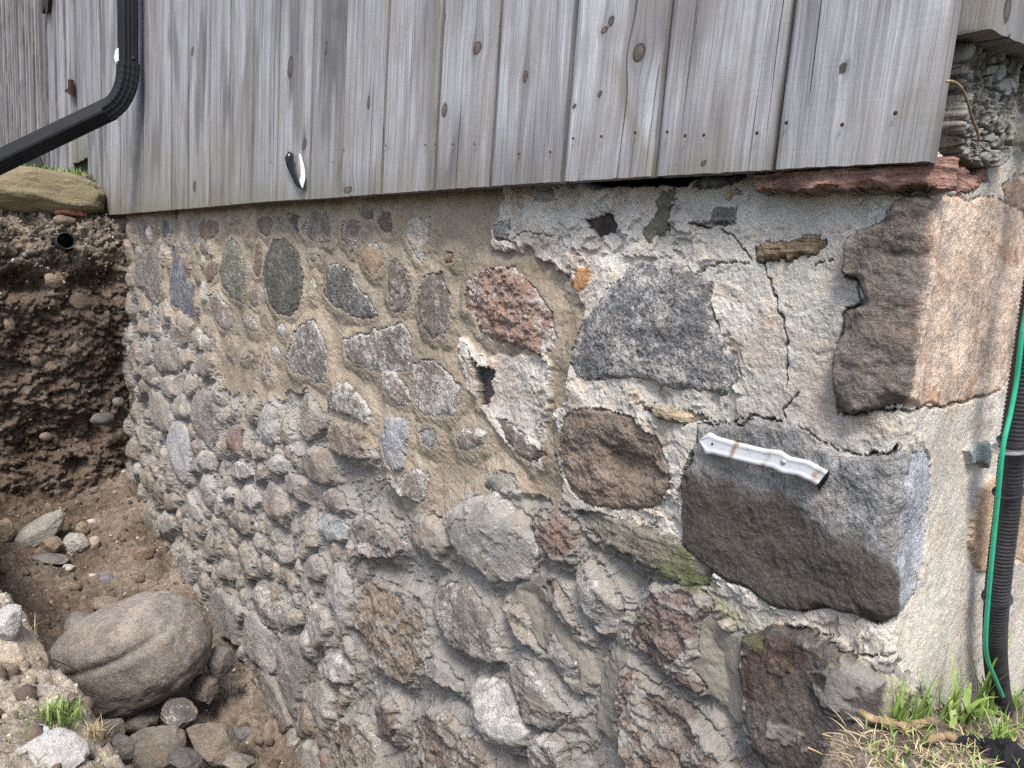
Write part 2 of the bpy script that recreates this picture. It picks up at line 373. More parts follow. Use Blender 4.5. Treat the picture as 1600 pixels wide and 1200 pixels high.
st('A', '705,1050 745,1000 785,1000 780,1030 730,1045', 'r', TAN, .014, 0, .2)
st('A', '900,975 925,955 955,1000 945,1050 910,1030', 'r', (.42, .41, .39), .014, 0, .1)
st('A', '1030,890 1090,820 1170,795 1200,870 1240,960 1250,1100 1240,1200 1180,1200 1100,1150 1010,1130 985,1050 1010,960', 'f', (.19, .17, .155), .016, .5, .38, label='grey stone with white specks')
st('M', '537,530 560,525 595,512 628,505 640,520 642,560 636,580 610,582 560,575 540,560', 'f', (.25, .21, .185), .014, .35, .42)
st('A', '835,1080 865,1000 895,1060 890,1150 870,1180 840,1140', 'f', PNK, .014, .2, .2)
st('A', '315,280 345,240 375,300 395,360 380,395 345,360', 'r', (.32, .28, .25), .018, 0, .2)
st('A', '380,190 410,165 430,230 440,300 410,330 385,270', 'r', GRY, .014, 0, .25)
st('A', '205,220 230,170 260,210 250,280 230,295 210,260', 'f', BLU, .01, .2)
st('A', '60,180 110,170 125,240 110,300 80,290 65,230', 'f', GRY, .012, .2, .25)
st('A', '288,125 305,110 320,130 315,180 295,175', 'r', (.07, .06, .055), .008)
st('A', '160,150 180,138 195,150 190,175 168,172', 'r', MUD, .008)
st('A', '40,350 70,335 90,375 75,400 45,380', 'r', (.55, .54, .52), .02, 0, .1)
st('A', '50,480 75,440 95,500 90,590 65,600 45,540', 'r', GRY, .02)
st('A', '70,680 100,630 145,680 140,750 100,760 65,740', 'r', TAN, .03)
st('A', '200,700 235,670 270,720 280,790 250,830 240,870 215,800', 'r', (.3, .265, .22), .035)
st('A', '290,780 330,735 400,800 415,830 385,920 350,965 300,930 280,870', 'r', (.29, .25, .205), .04, 0, .1)
st('A', '405,870 440,840 480,900 540,910 550,980 500,1000 440,980 405,920', 'r', (.3, .27, .23), .04, 0, .35)
st('A', '440,1030 490,1000 540,1010 550,1080 535,1140 490,1172 445,1140', 'r', (.28, .235, .2), .04, 0, .2)
st('A', '180,960 230,910 280,920 320,980 335,1080 300,1120 220,1135 175,1090', 'r', (.29, .26, .22), .04, 0, .2)
st('A', '335,1010 380,965 420,1000 425,1060 385,1100 345,1090', 'r', (.27, .23, .185), .04)
st('A', '50,830 90,790 135,810 140,870 100,895 60,870', 'r', (.28, .24, .19), .04)
st('A', '145,780 170,750 195,800 190,900 165,920 145,860', 'r', GRY, .03)
st('A', '105,940 140,905 165,960 160,1040 130,1080 105,1030', 'r', PAL, .03, 0, .2)
st('A', '30,1090 65,1055 100,1075 95,1130 60,1160 30,1140', 'r', (.32, .29, .25), .035)
st('G', '105,120 150,85 190,110 185,170 160,205 120,190', 'r', MUD, .04)
st('G', '205,185 260,145 320,150 360,180 350,250 290,295 230,260', 'r', (.3, .275, .24), .05)
st('G', '75,190 105,165 130,210 125,260 90,262', 'r', MUD, .035)
st('G', '160,175 180,150 205,170 200,210 170,212', 'r', PAL, .03)
st('G', '120,260 160,230 210,260 260,340 290,420 275,500 230,510 170,450 125,370', 'r', (.3, .275, .24), .05, 0, .1)
st('G', '275,350 310,290 345,260 395,310 410,390 380,430 310,410', 'r', (.31, .285, .25), .045)
st('G', '290,440 340,420 380,470 405,570 400,680 390,800 360,825 310,780 280,680 250,560', 'r', (.46, .455, .46), .045, 0, .25, label='long white stone')
st('G', '360,200 400,130 440,150 450,220 410,290 370,260', 'r', (.31, .28, .25), .04, 0, .1)
st('G', '415,290 450,230 530,240 560,310 560,430 570,540 520,600 470,540 420,470 400,380', 'f', (.24, .21, .195), .04, 0, .15)
st('G', '625,520 660,460 710,445 720,560 715,640 670,650 630,600', 'r', (.26, .185, .15), .035)
st('G', '790,470 830,390 880,320 940,360 945,430 975,470 960,560 910,590 840,540', 'r', (.34, .33, .32), .045, 0, .4)
st('G', '1070,330 1095,260 1150,270 1190,350 1220,390 1290,400 1280,470 1200,540 1150,560 1090,470', 'f', (.23, .195, .165), .04, 0, .15)
st('G', '1260,270 1310,200 1380,190 1430,240 1490,310 1525,380 1510,460 1430,420 1340,380 1250,360', 'f', (.27, .225, .18), .03, .45, .45)
st('G', '1290,440 1330,415 1420,450 1490,500 1510,590 1530,650 1490,685 1390,660 1310,620 1280,540', 'f', (.23, .185, .15), .04, 0, .15)
st('G', '1105,660 1170,590 1260,600 1300,680 1310,780 1280,835 1200,815 1120,740', 'r', (.245, .205, .17), .055, 0, .05)
st('G', '980,800 1030,750 1110,780 1190,830 1230,890 1220,960 1160,975 1080,910 1000,880', 'r', (.27, .24, .21), .055, 0, .2)
st('G', '1220,890 1280,850 1350,890 1385,970 1360,1020 1290,980', 'r', (.19, .165, .145), .04)
st('G', '1210,1050 1260,1005 1340,1020 1385,1100 1370,1180 1290,1195 1230,1130', 'r', (.3, .325, .33), .045, 0, .15, label='blue grey cobble')
st('G', '445,650 490,612 540,630 560,690 540,735 500,745 460,700', 'r', PAL, .045, 0, .1)
st('G', '455,830 490,760 540,770 560,850 555,950 530,975 480,920', 'r', PAL, .04, 0, .2)
st('G', '610,900 650,835 700,860 690,910 640,935', 'r', (.4, .39, .37), .045, 0, .1)
st('G', '725,870 765,825 820,870 840,930 810,995 750,960', 'r', (.33, .31, .28), .045, 0, .1)
st('G', '865,870 900,800 960,840 1000,930 1030,1000 980,1070 920,1060 860,980', 'r', (.28, .24, .205), .05, 0, .15)
st('G', '785,620 820,560 870,590 860,660 810,685', 'r', (.32, .27, .22), .035)
st('G', '890,680 950,635 1020,680 1020,740 960,770 900,730', 'r', PAL, .045, 0, .2)
st('G', '360,900 400,880 450,960 475,1040 460,1075 400,1000', 'r', PAL, .045, 0, .2)
st('G', '190,1050 230,1000 290,1020 300,1100 250,1150 200,1120', 'r', (.34, .33, .31), .045)
st('G', '200,900 270,870 340,910 320,980 260,1000 205,960', 'r', MUD, .045, 0, .1)
st('G', '60,1060 110,960 180,1000 190,1150 150,1230 60,1200', 'f', (.21, .18, .145), .04)
st('G', '0,570 40,540 80,590 70,680 20,670', 'r', MUD, .05)
st('G', '38,720 60,690 95,710 92,770 50,782', 'r', PAL, .045)
st('G', '160,830 190,790 220,850 215,960 180,970', 'r', MUD, .03)
st('G', '640,750 700,690 780,700 800,770 740,800 690,780', 'f', PAL, .04, 0, .45)
st('G', '790,740 840,700 890,720 900,770 840,810 800,790', 'f', MUD, .04, 0, .3)
st('G', '650,1030 700,990 770,1020 800,1110 760,1150 680,1110', 'r', MUD, .05, 0, .1)
st('G', '405,700 430,670 460,690 455,745 420,760', 'r', GRY, .035)
st('D', '770,140 820,105 900,150 950,220 965,310 940,350 880,320 800,230', 'f', (.27, .215, .18), .025, .2, .32)
st('D', '975,60 1060,40 1150,80 1230,150 1290,240 1270,330 1220,400 1100,410 1010,380 985,280 970,150', 'f', (.26, .205, .18), .014, .4, .42, label='broad pinkish stone with white crust')
st('D', '830,400 900,400 955,420 960,560 940,640 930,735 860,750 810,700 785,600 800,500', 'f', (.42, .43, .45), .03, 0, .3, label='upright pale grey slab')
st('D', '1020,500 1060,478 1110,490 1125,550 1090,605 1040,570', 'f', (.34, .34, .34), .012, .2, .3)
st('D', '1250,540 1290,475 1340,490 1410,470 1455,510 1430,570 1330,608 1270,600', 'r', (.25, .2, .17), .02, 0, .35)
st('D', '830,800 900,780 1000,735 1075,760 1080,850 1040,945 960,930 880,870', 'f', (.25, .21, .18), .03, .3, .42)
st('D', '1425,850 1470,770 1570,745 1610,770 1640,850 1590,900 1500,880', 'f', (.24, .235, .2), .022, .2, .15)
st('M', '635,830 655,803 690,812 707,850 690,878 660,860', 'r', (.27, .235, .195), .05, 0, .1)
st('M', '702,800 715,790 745,775 770,768 800,785 830,815 845,850 840,890 805,912 770,905 740,880 715,850 700,820', 'r', (.38, .36, .335), .07, 0, .35, label='big pale rounded stone')
st('M', '553,820 580,805 610,820 640,850 625,868 590,870 565,850', 'f', (.25, .21, .18), .04, .1, .3)
st('B', '40,510 80,495 130,560 170,650 160,780 120,850 60,820 30,750 25,620', 'f', (.15, .115, .09), .016, .25, .28)
st('B', '240,620 300,580 360,590 390,690 415,760 400,900 370,990 290,990 240,930 205,800 215,700', 'f', (.2, .165, .14), .016, .3, .3)
st('B', '140,260 200,240 285,240 280,350 250,450 235,545 215,520 170,430 135,360', 'f', (.52, .49, .42), .014, 0, .15, label='white wedge shaped stone')
st('B', '365,490 390,450 430,460 425,520 380,525', 'f', (.24, .15, .11), .01)
st('B', '510,660 560,600 720,540 830,560 900,620 960,700 1000,780 1070,850 1050,920 1080,1000 1010,1110 900,1060 720,1020 590,950 570,850 500,810', 'c', (.36, .24, .185), .04, .15, .34, label='rough broken pink stone')
st('E', '310,420 380,430 470,500 520,570 600,620 600,650 530,690 515,710 440,630 370,540', 'f', (.19, .145, .12), .012, 0, .25)
st('D', '1345,0 1400,90 1500,100 1490,230 1460,350 1400,340 1380,200 1350,60', 'h', (.075, .07, .068), -.026, .3, .1)
st('B', '1240,250 1330,240 1400,215 1450,230 1465,300 1440,345 1390,340 1350,375 1310,320', 'h', (.055, .043, .042), -.004, 0, -.2, label='dark purple stone')
st('B', '1215,555 1300,545 1305,620 1250,690 1215,710 1185,680 1190,620', 'h', (.5, .27, .13), .002, 0, -.1, label='orange stone chip')
st('B', '930,130 960,70 1060,65 1070,125 1010,145', 'r', (.28, .28, .27), .02)
st('B', '690,290 790,250 800,300 790,390 700,370', 'f', (.2, .2, .195), .012, .2, .2)
st('H', '520,190 630,185 620,260 580,310 575,400 560,470 500,470 480,525 430,490 430,420 500,350', 'h', (.155, .15, .12), .0, 0, -.3, label='smooth olive grey stone')
st('H', '725,180 770,100 850,85 1000,88 1065,85 1050,120 980,150 900,170 820,180', 'f', (.19, .21, .225), .03, .3, .0, bd=.5, label='thin blue grey schist slab')
st('M', '1185,275 1200,270 1300,262 1400,255 1480,252 1540,265 1547,285 1500,302 1420,305 1320,300 1240,308 1212,303 1200,290', 'q', (.3, .175, .135), .045, .1, -.02, bd=.7, name='ledge_stone', label='long flat red stone under the boards')
st('H', '930,250 945,205 1000,183 1045,192 1035,215 990,222 970,262', 'r', (.42, .34, .22), .02)
st('H', '860,300 1020,295 1015,390 900,390 800,410 720,405 735,385 850,380', 'h', (.2, .195, .185), .004, .2, .0, bd=.4)
st('H', '1110,545 1180,500 1300,520 1400,480 1560,475 1580,540 1500,590 1380,620 1250,635 1150,650 1130,600', 'f', (.27, .2, .13), .022, 0, .0, bd=1.1, label='layered brown schist stone')
st('M', '1000,408 1020,400 1060,402 1078,408 1083,422 1090,430 1108,424 1115,445 1112,475 1122,510 1135,535 1155,565 1160,590 1125,618 1065,610 1010,588 960,597 905,588 888,568 893,540 910,505 935,480 955,450 975,430', 'f', (.215, .22, .228), .03, .95, .38, name='granite_stone', label='large blue grey granite stone with black and white grains')
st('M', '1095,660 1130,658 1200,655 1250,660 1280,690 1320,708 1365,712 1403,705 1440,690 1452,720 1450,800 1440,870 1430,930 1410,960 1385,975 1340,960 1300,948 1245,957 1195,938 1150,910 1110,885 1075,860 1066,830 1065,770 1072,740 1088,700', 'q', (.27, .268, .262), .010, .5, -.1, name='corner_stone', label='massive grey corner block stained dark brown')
st('M', '1400,318 1395,322 1385,345 1350,362 1335,375 1333,400 1325,430 1342,440 1345,480 1318,490 1316,560 1312,600 1312,645 1390,640 1480,635 1560,612 1590,575 1602,500 1602,330 1560,310 1500,305 1430,310', 'q', (.15, .128, .11), .02, .12, .05, name='corner_stone', label='upper corner block with rosy pale return face')
st('M', '878,655 895,640 920,635 960,640 1000,660 1035,690 1048,720 1045,760 1030,790 1000,800 960,795 920,790 895,770 880,740 872,700', 'c', (.21, .165, .13), .02, .1, .12, label='brown hollowed stone')
st('M', '1000,630 1040,635 1090,645 1112,655 1070,662 1030,652', 'f', (.34, .28, .2), .03, 0, .05, bd=1.0)
st('M', '895,800 940,800 1000,815 1050,835 1085,862 1120,890 1112,918 1060,908 1010,882 960,856 915,830', 'f', (.2, .185, .15), .04, 0, .15, .12, bd=.7, name='ledge_stone', label='slanting mossy green ledge stone')
st('M', '1165,990 1200,975 1260,985 1300,1000 1345,1028 1385,1052 1440,1085 1460,1140 1400,1200 1330,1280 1250,1260 1200,1190 1170,1130 1165,1050', 'q', (.10, .085, .075), .026, .15, .02, name='corner_stone', label='dark footing block with a reddish facet')
st('M', '1025,912 1065,908 1100,925 1125,950 1095,965 1090,985 1098,1020 1080,1040 1110,1070 1090,1080 1050,1055 1010,1020 985,1000 1005,965', 'c', (.17, .13, .112), .035, .1, .15)
st('M', '985,1040 1000,1050 1060,1090 1110,1130 1150,1180 1180,1260 1000,1260 975,1130 970,1070', 'c', (.2, .165, .14), .05, .1, .1, label='broad brown footing stone')
st('J', '875,140 920,95 980,110 1050,200 1100,300 1120,350 1080,440 1010,450 950,400 910,300', 'r', (.33, .3, .265), .06, .3, .5)
st('J', '120,260 180,200 280,220 340,280 400,360 450,480 480,580 500,640 400,640 320,600 220,560 160,440 110,340', 'f', (.21, .18, .155), .04, .2, .35)
st('J', '330,730 420,715 500,740 560,850 620,1000 600,1060 560,1095 470,1070 380,1010 340,920', 'r', (.44, .43, .41), .075, 0, .45, label='white mortar smeared stone')
st('J', '510,650 560,610 640,650 700,720 760,810 820,900 800,960 740,990 660,980 610,960 560,820', 'f', (.22, .185, .155), .045, .1, .35, bd=.6)
st('J', '620,1080 660,1010 740,1000 810,1060 840,1240 630,1240', 'f', (.3, .26, .215), .05, .1, .4)
st('J', '65,620 110,600 180,660 260,760 250,805 160,740 90,700', 'r', (.26, .25, .235), .045)
st('J', '680,230 740,185 800,260 850,350 890,480 880,500 800,400 740,310', 'f', (.23, .18, .145), .04, 0, .25)
st('J', '720,500 750,470 800,560 870,640 890,730 850,740 780,680 730,600', 'f', (.3, .285, .265), .04, 0, .25)
st('J', '490,330 560,310 610,380 640,500 690,590 650,580 560,470', 'f', (.31, .28, .235), .04, 0, .25)
st('J', '0,960 80,880 180,900 260,970 330,990 420,1080 450,1240 0,1240', 'c', (.24, .2, .165), .05, .1, .25)
st('M', '833,815 850,800 880,800 900,820 905,860 890,885 865,875 845,850', 'c', (.2, .15, .125), .03, 0, .2)
st('J', '1110,660 1180,665 1200,740 1180,850 1210,930 1150,980 1100,930 1090,800', 'c', (.2, .16, .135), .035, 0, .25)
st('M', '1128,968 1140,962 1152,972 1150,986 1135,988', 'r', (.42, .37, .3), .03, label='small pale pebble by the moss')
st('K', '455,480 480,350 530,370 600,460 650,500 650,620 630,695 580,690 520,620 470,550', 'f', (.34, .33, .315), .06, .1, .3)
st('K', '660,520 700,480 760,490 780,600 770,750 740,930 710,900 670,760 650,640', 'f', (.26, .25, .235), .055, .1, .2)
st('K', '515,690 560,650 640,720 690,880 720,960 660,1050 600,1050 530,900', 'f', (.25, .235, .215), .06, 0, .15)
st('K', '800,380 850,310 910,350 940,440 920,520 880,575 830,500 790,440', 'f', (.36, .33, .3), .05, .1, .5)
st('K', '900,200 950,95 1000,110 1040,200 1050,330 1050,440 1010,480 970,380 910,270', 'r', (.34, .32, .295), .06, 0, .15, label='long pale egg shaped stone')
st('K', '800,760 850,720 920,760 960,830 950,930 910,1020 850,930 800,860', 'r', (.32, .3, .27), .06, 0, .25)
st('K', '905,600 960,570 1020,620 1060,690 1030,750 960,720 910,680', 'f', (.4, .39, .375), .05, 0, .5)
st('K', '1070,240 1150,180 1280,230 1400,290 1440,420 1420,580 1380,700 1330,760 1230,700 1130,560 1060,400', 'c', (.27, .22, .17), .045, .1, .22, label='wide rust flecked grey slab')
st('K', '690,380 730,340 785,370 780,430 730,455 695,430', 'r', (.29, .26, .22), .06)
st('K', '590,20 650,0 720,20 745,80 700,115 640,90', 'r', (.3, .275, .24), .05, 0, .1)
st('K', '775,100 830,50 890,80 910,160 880,205 820,180', 'r', (.29, .265, .23), .05, 0, .1)
st('K', '510,250 560,215 620,280 680,370 690,440 620,455 560,420 530,350', 'f', (.3, .265, .225), .055, .1, .45)
st('K', '250,280 330,230 420,290 480,350 450,450 440,540 370,500 300,520 260,430', 'f', (.27, .255, .235), .055, 0, .25)
st('K', '110,80 160,10 200,60 190,200 160,290 110,240', 'f', (.33, .315, .295), .05, 0, .35)
st('K', '330,120 370,80 430,110 420,190 350,200', 'r', (.27, .245, .21), .045)
st('K', '1060,30 1100,-40 1200,-60 1290,0 1270,70 1180,75 1090,60', 'f', (.24, .195, .165), .05, .1, .35)
st('K', '940,1000 1020,910 1120,930 1190,1050 1230,1240 930,1240', 'c', (.3, .25, .195), .06, .2, .35)
st('K', '1170,860 1220,810 1280,870 1290,980 1250,1040 1190,1020', 'f', (.22, .18, .15), .04, .1, .2)
st('K', '645,1000 690,970 735,1010 730,1110 690,1150 650,1090', 'r', (.3, .285, .26), .05, 0, .2)
st('K', '740,1090 800,1050 860,1100 870,1240 750,1240', 'r', (.28, .26, .235), .05, 0, .2)
# return side
st('M', '1510,850 1514,800 1525,765 1545,742 1568,750 1568,900 1525,892', 'h', (.52, .36, .23), .006, .1, -.1, label='salmon coloured flat stone behind the conduit')
st('M', '1576,790 1585,720 1640,700 1640,880 1580,880', 'f', (.5, .38, .26), .01, .1, -.05)
st('M', '1502,705 1512,692 1532,690 1538,704 1530,730 1520,718 1508,724', 'h', (.22, .27, .26), .004, .1, -.2, label='small blue green stone chip')
st('M', '1562,290 1580,277 1640,285 1640,345 1600,335 1568,318', 'f', (.34, .25, .18), .02, .1, .0)
st('M', '1567,195 1590,185 1640,190 1640,232 1595,232 1572,222', 'r', (.4, .38, .3), .03, .1, .1)
st('M', '1580,240 1600,232 1640,235 1640,275 1590,275', 'r', (.42, .39, .33), .03, .1, .1)
st('M', '1578,100 1600,95 1640,100 1640,180 1590,175', 'f', (.4, .37, .3), .02, .1, .1)

rng = np.random.default_rng(5)
sdm = np.full(S.shape, -1.0, np.float32)         # distance to the nearest stone edge, positive inside
lab = np.full(S.shape, -1, np.int32)
def window(P, m):
    a = np.array(P); c0, c1 = np.searchsorted(cols, [a[:, 0].min() - m, a[:, 0].max() + m])
    r0 = np.searchsorted(-rows, -(a[:, 1].max() + m)); r1 = np.searchsorted(-rows, -(a[:, 1].min() - m))
    return slice(max(r0, 0), min(r1 + 1, NR)), slice(max(c0, 0), min(c1 + 1, NC))
stones = []
def lay(idx, P, wob, oc=4):
    a = np.array(P); size = math.sqrt(max((a[:, 0].max() - a[:, 0].min()) * (a[:, 1].max() - a[:, 1].min()), 1e-6))
    W = window(P, .05); x = S[W]; y = Z[W]
    if x.size < 4: return 0
    f = 4.5 / size
    wa = min(wob * size, .011); wx = x + wa * fbm(x * f, y * f, oc, .6, idx + 11); wy = y + wa * fbm(x * f, y * f, oc, .6, idx + 511)
    d = sdf_poly(wx, wy, P).astype(np.float32)
    up = d > sdm[W]; sdm[W] = np.where(up, d, sdm[W]); lab[W] = np.where(up & (d > 0), idx, np.where(up, lab[W], lab[W]))
    return size
for i, q in enumerate(ST):
    P = [to_wall(*p) for p in q['p']]; q['P'] = P
    q['size'] = lay(i, P, .10 if q['prof'] in 'fch' else .05, 4 if q['prof'] in 'fch' else 2)
NT = len(ST)
# cobbles too many to trace one by one, packed into the gaps of the wet grey part
fz = zone([(205, 440), (300, 530), (345, 620), (440, 640), (480, 720), (560, 800), (600, 900), (560, 1050), (520, 1230), (430, 1230), (330, 1000), (240, 880), (160, 800), (150, 650), (190, 560)], .001)
fz2 = zone([(195, 345), (330, 330), (330, 540), (205, 440)], .001)
cand = np.argwhere((fz + fz2) > .5); rng.shuffle(cand)
for (r, c) in cand[:9000]:
    if sdm[r, c] > -.012: continue
    rad = min(-sdm[r, c] * rng.uniform(.95, 1.35), rng.uniform(.03, .075))
    if rad < .021: continue
    ang = rng.uniform(-.6, .6) + math.pi / 2; el = rng.uniform(.65, 1.0); s0, z0 = cols[c], rows[r]
    P = []
    for t in np.linspace(0, 2 * math.pi, 11)[:-1]:
        rr = rad * rng.uniform(.85, 1.1); ux = rr * math.cos(t) * 1.15; uy = rr * el * math.sin(t)
        P.append((s0 + ux * math.cos(ang) - uy * math.sin(ang), z0 + ux * math.sin(ang) + uy * math.cos(ang)))
    tn = np.array([(.3, .27, .23), (.26, .235, .2), (.34, .32, .29), (.24, .195, .16), (.29, .25, .2)][rng.integers(5)]) * rng.uniform(.85, 1.15)
    ST.append(dict(P=P, prof='r', tint=tuple(tn), H=rad * .8, mk=(rng.uniform(0, .3), 0, 0, 0), bd=0., name='fieldstone', label=None, fill=True))
    ST[-1]['size'] = lay(len(ST) - 1, P, .05, 2)
    if len(ST) - NT > 260: break

# ---- mortar surface
dout = np.maximum(-sdm, 0)
b1 = fbm(S * 5, Z * 5, 3, .5, 1); b2 = fbm(S * 16, Z * 16, 5, .55, 2); b3 = fbm(S * 60, Z * 60, 4, .6, 3); b4 = fbm(S * 190, Z * 190, 2, .6, 4)
wx = S + .03 * fbm(S * 9, Z * 9, 4, .6, 5); wz = Z + .03 * fbm(S * 9, Z * 9, 4, .6, 6)
tq = 3.2 * fbm(wx * 8, wz * 11, 5, .58, 7) + 1.2 * Zret
fl = np.floor(tq); fr = tq - fl; terr = fl + sstep(.80, 1.0, fr) + .25 * fr
h_tan = .004 * b1 + .003 * b2 - .011 * sstep(.002, .05, dout)
tv = .2 + .8 * sstep(-.25, .3, fbm(S * 4 + 3, Z * 4, 2, .5, 33))
h_lime = .0066 * terr * tv + .009 * b1 + .003 * b2 + .004
flat = zone([(1085, 400), (1330, 330), (1400, 420), (1330, 660), (1180, 660), (1130, 520)], .02, .03, 25)
h_lime = h_lime * (1 - .85 * sstep(.0, .06, S)) * (1 - .5 * flat)
tg = 3.0 * fbm((wx * .75 + wz * .66) * 5, (wz * .75 - wx * .66) * 14, 5, .55, 8); gl = np.floor(tg); gf = tg - gl
h_grey = .0045 * (gl + sstep(.8, 1., gf) - .5 * gf) + .010 * b1 - .020 * sstep(.0, .05, dout) + .008 * sstep(.03, .0, dout)
Zgrey = np.clip(1 - Zlime - Ztan, 0, 1)
h_grey = h_grey - .007 * sstep(.007, .001, dout) * sstep(-.5, .2, b2)
hm = Zlime * h_lime + Ztan * h_tan + Zgrey * h_grey
# smooth trowelled wedges
Ztrow = zone([(1085, 985), (1110, 962), (1160, 990), (1162, 1060), (1172, 1120), (1150, 1130), (1100, 1075), (1088, 1030)], .004, .02, 21)
Ztrow = np.maximum(Ztrow, zone([(960, 1010), (975, 965), (985, 1020), (970, 1100), (960, 1180), (930, 1140), (935, 1060)], .004, .02, 22))
Ztrow = np.maximum(Ztrow, zone([(800, 920), (850, 900), (905, 985), (925, 1060), (905, 1090), (850, 1010), (800, 960)], .004, .02, 23))
Ztrow = np.maximum(Ztrow, zone([(600, 752), (625, 770), (660, 800), (640, 815), (610, 800), (598, 775)], .004, .02, 24))
hm = hm * (1 - Ztrow) + Ztrow * (.004 + .006 * b1 - .014 * sstep(.0, .06, dout))
A28 = (.0016 * Ztan + .0022 * Zlime + .0042 * Zgrey) * (1 - .6 * Ztrow); A95 = (.0020 * Ztan + .0019 * Zlime + .0016 * Zgrey) * (1 - .7 * Ztrow)
H = hm.astype(np.float64)
hlow = Zlime * (.004 + .009 * b1) + Ztan * .004 * b1 + Zgrey * (.010 * b1 + .006) * (1 - Ztrow)
# ---- stones
Tint = np.zeros(S.shape + (3,), np.float32); MK = np.zeros(S.shape + (4,), np.float32); BD = np.zeros(S.shape, np.float32); FN = np.ones(S.shape, np.float32)
mt = np.array([.29, .245, .188]) * Ztan[..., None] + np.array([.50, .475, .425]) * Zlime[..., None] + np.array([.24, .228, .207]) * Zgrey[..., None]
mt = mt * (1 - (Zret * Zlime)[..., None]) + np.array([.50, .465, .40]) * (Zret * Zlime)[..., None]
mt = mt * (1 - Ztrow[..., None]) + np.array([.2, .185, .155]) * Ztrow[..., None]
mt = mt * (1 + .22 * b1 + .25 * fbm(S * 3, Z * 3, 3, .5, 31))[..., None]
pk = sstep(.1, .5, fbm(S * 7 + 9, Z * 7, 3, .55, 32)) * Zlime * (1 - .8 * Zret)
mt = mt * (1 - .5 * pk[..., None]) + np.array([.42, .33, .27]) * .5 * pk[..., None]
Tint[:] = mt; FN[:] = .42 * Ztan + .55 * Zlime + .5 * Zgrey; FN[:] = FN * (1 - .75 * Ztrow)
MK[..., 0] = .05 * Zgrey + .12 * Zlime * (1 - Zret)
for i, q in enumerate(ST):
    W = window(q['P'], .06); m = lab[W] == i
    if not m.any(): continue
    d = np.where(m, sdm[W], 0); Rr = max(float(d.max()), .004); x = S[W]; y = Z[W]; Hh = q['H']; pr = q['prof']; sz = q['size']
    rs = np.random.default_rng(100 + i); cx = x[m].mean(); cy = y[m].mean()
    ed = .3 if q['tint'][0] == .10 else {'r': 1.0, 'f': .42, 'c': .35, 'h': .3, 'q': .06}[pr]
    e = np.clip(d / (Rr * ed), 0, 1); dome = np.maximum(1 - (1 - e) ** 2, 0) ** (.6 if pr == 'r' else .58)
    base = hlow[W] - .003
    amp = Hh * (.92 if pr in 'q' else .72)
    if pr == 'q': amp = amp * (1 - .75 * sstep(-.01, .05, x))
    n1 = fbm(x * 2.2 / sz, y * 2.2 / sz, 3, .5, 200 + i); n2_ = fbm(x * 28 + i, y * 28, 5, .6, 40); n3_ = fbm(x * 95 + i, y * 95, 3, .6, 41)
    hh = base + amp * dome
    if pr in 'fcr':
        for _ in range({'f': 4, 'c': 5, 'r': 3}[pr]):                         # chisel facets
            a = rs.uniform(0, 2 * math.pi); sl = rs.uniform(.25, .7) * (abs(amp) + .008) / (sz * .5); off = rs.uniform(.55, 1.0)
            pln = base + amp * off + .006 - sl * ((x - cx) * math.cos(a) + (y - cy) * math.sin(a))
            k = .004; hh = -k * np.logaddexp(-hh / k, -pln / k)
    if pr == 'r': hh = hh + .14 * amp * n1 * dome
    elif pr == 'f': hh = hh + .12 * amp * n1 * dome
    elif pr == 'c':
        tq2 = 2.6 * fbm(x * 5 / sz + i, y * 7 / sz, 4, .55, 43); f2 = np.floor(tq2); r2 = tq2 - f2
        hh = hh + .13 * amp * (f2 + sstep(.6, 1, r2))
    elif pr == 'q': hh = hh + .008 * n1 + .020 * np.abs(fbm(x * 7 + i, y * 5, 3, .5, 47)) * (x < 0) * (i == 1e9 or q['tint'][0] < .2) - .012 * sstep(.02, 0, d) * sstep(.05, .5, fbm(x * 14, y * 14, 3, .5, 48))
    if pr == 'q': w_ = .92 * sstep(.005, .05, x); hh = hh * (1 - w_) + hm[W] * w_
    elif pr == 'h': hh = base + Hh + (.004 * dome)
    if q['bd'] > 0:
        lay_ = fbm(x * 4, (y - .1 * x) * 55, 4, .6, 44 + i); hh = hh + .006 * q['bd'] * lay_ * dome
    if not q.get('fill') and pr in 'fcq': hh = hh - .004 * sstep(.006, 0, d) * (n3_ > -.2)
    H[W] = np.where(m, hh, H[W])
    a28, a95 = {'r': (.0019, .0008), 'f': (.0052, .0019), 'c': (.0065, .0022), 'q': (.0050, .0016), 'h': (.0025, .0011)}[pr]
    A28[W] = np.where(m, a28, A28[W]); A95[W] = np.where(m, a95, A95[W])
    tint = np.array(q['tint']) * rs.uniform(.92, 1.08)
    if pr in 'rf' and q['bd'] == 0 and x[m].mean() < -.35:
        g_ = float(Zgrey[W][m].mean()); tint = tint * (1 - .2 * (1 - g_)) * (1 - .08 * g_) + np.array((.27, .255, .23)) * .12 * g_ + np.array((.21, .19, .165)) * .2 * (1 - g_)
    T = Tint[W]; T[m] = tint * (1 + .16 * n1[m][:, None]); Tint[W] = T
    mk = np.tile(np.array(q['mk'], np.float32), x.shape + (1,))
    rim = sstep(.012, .0, d + .006 * n2_)
    if pr in 'frc' and not q.get('fill'): mk[..., 0] += .28 * rim * (1 if Hh < .03 else .55)
    M_ = MK[W]; M_[m] = mk[m]; MK[W] = M_
    B_ = BD[W]; B_[m] = q['bd']; BD[W] = B_
    Fq = FN[W]; Fq[m] = 1.0 if pr != 'r' else .8; FN[W] = Fq
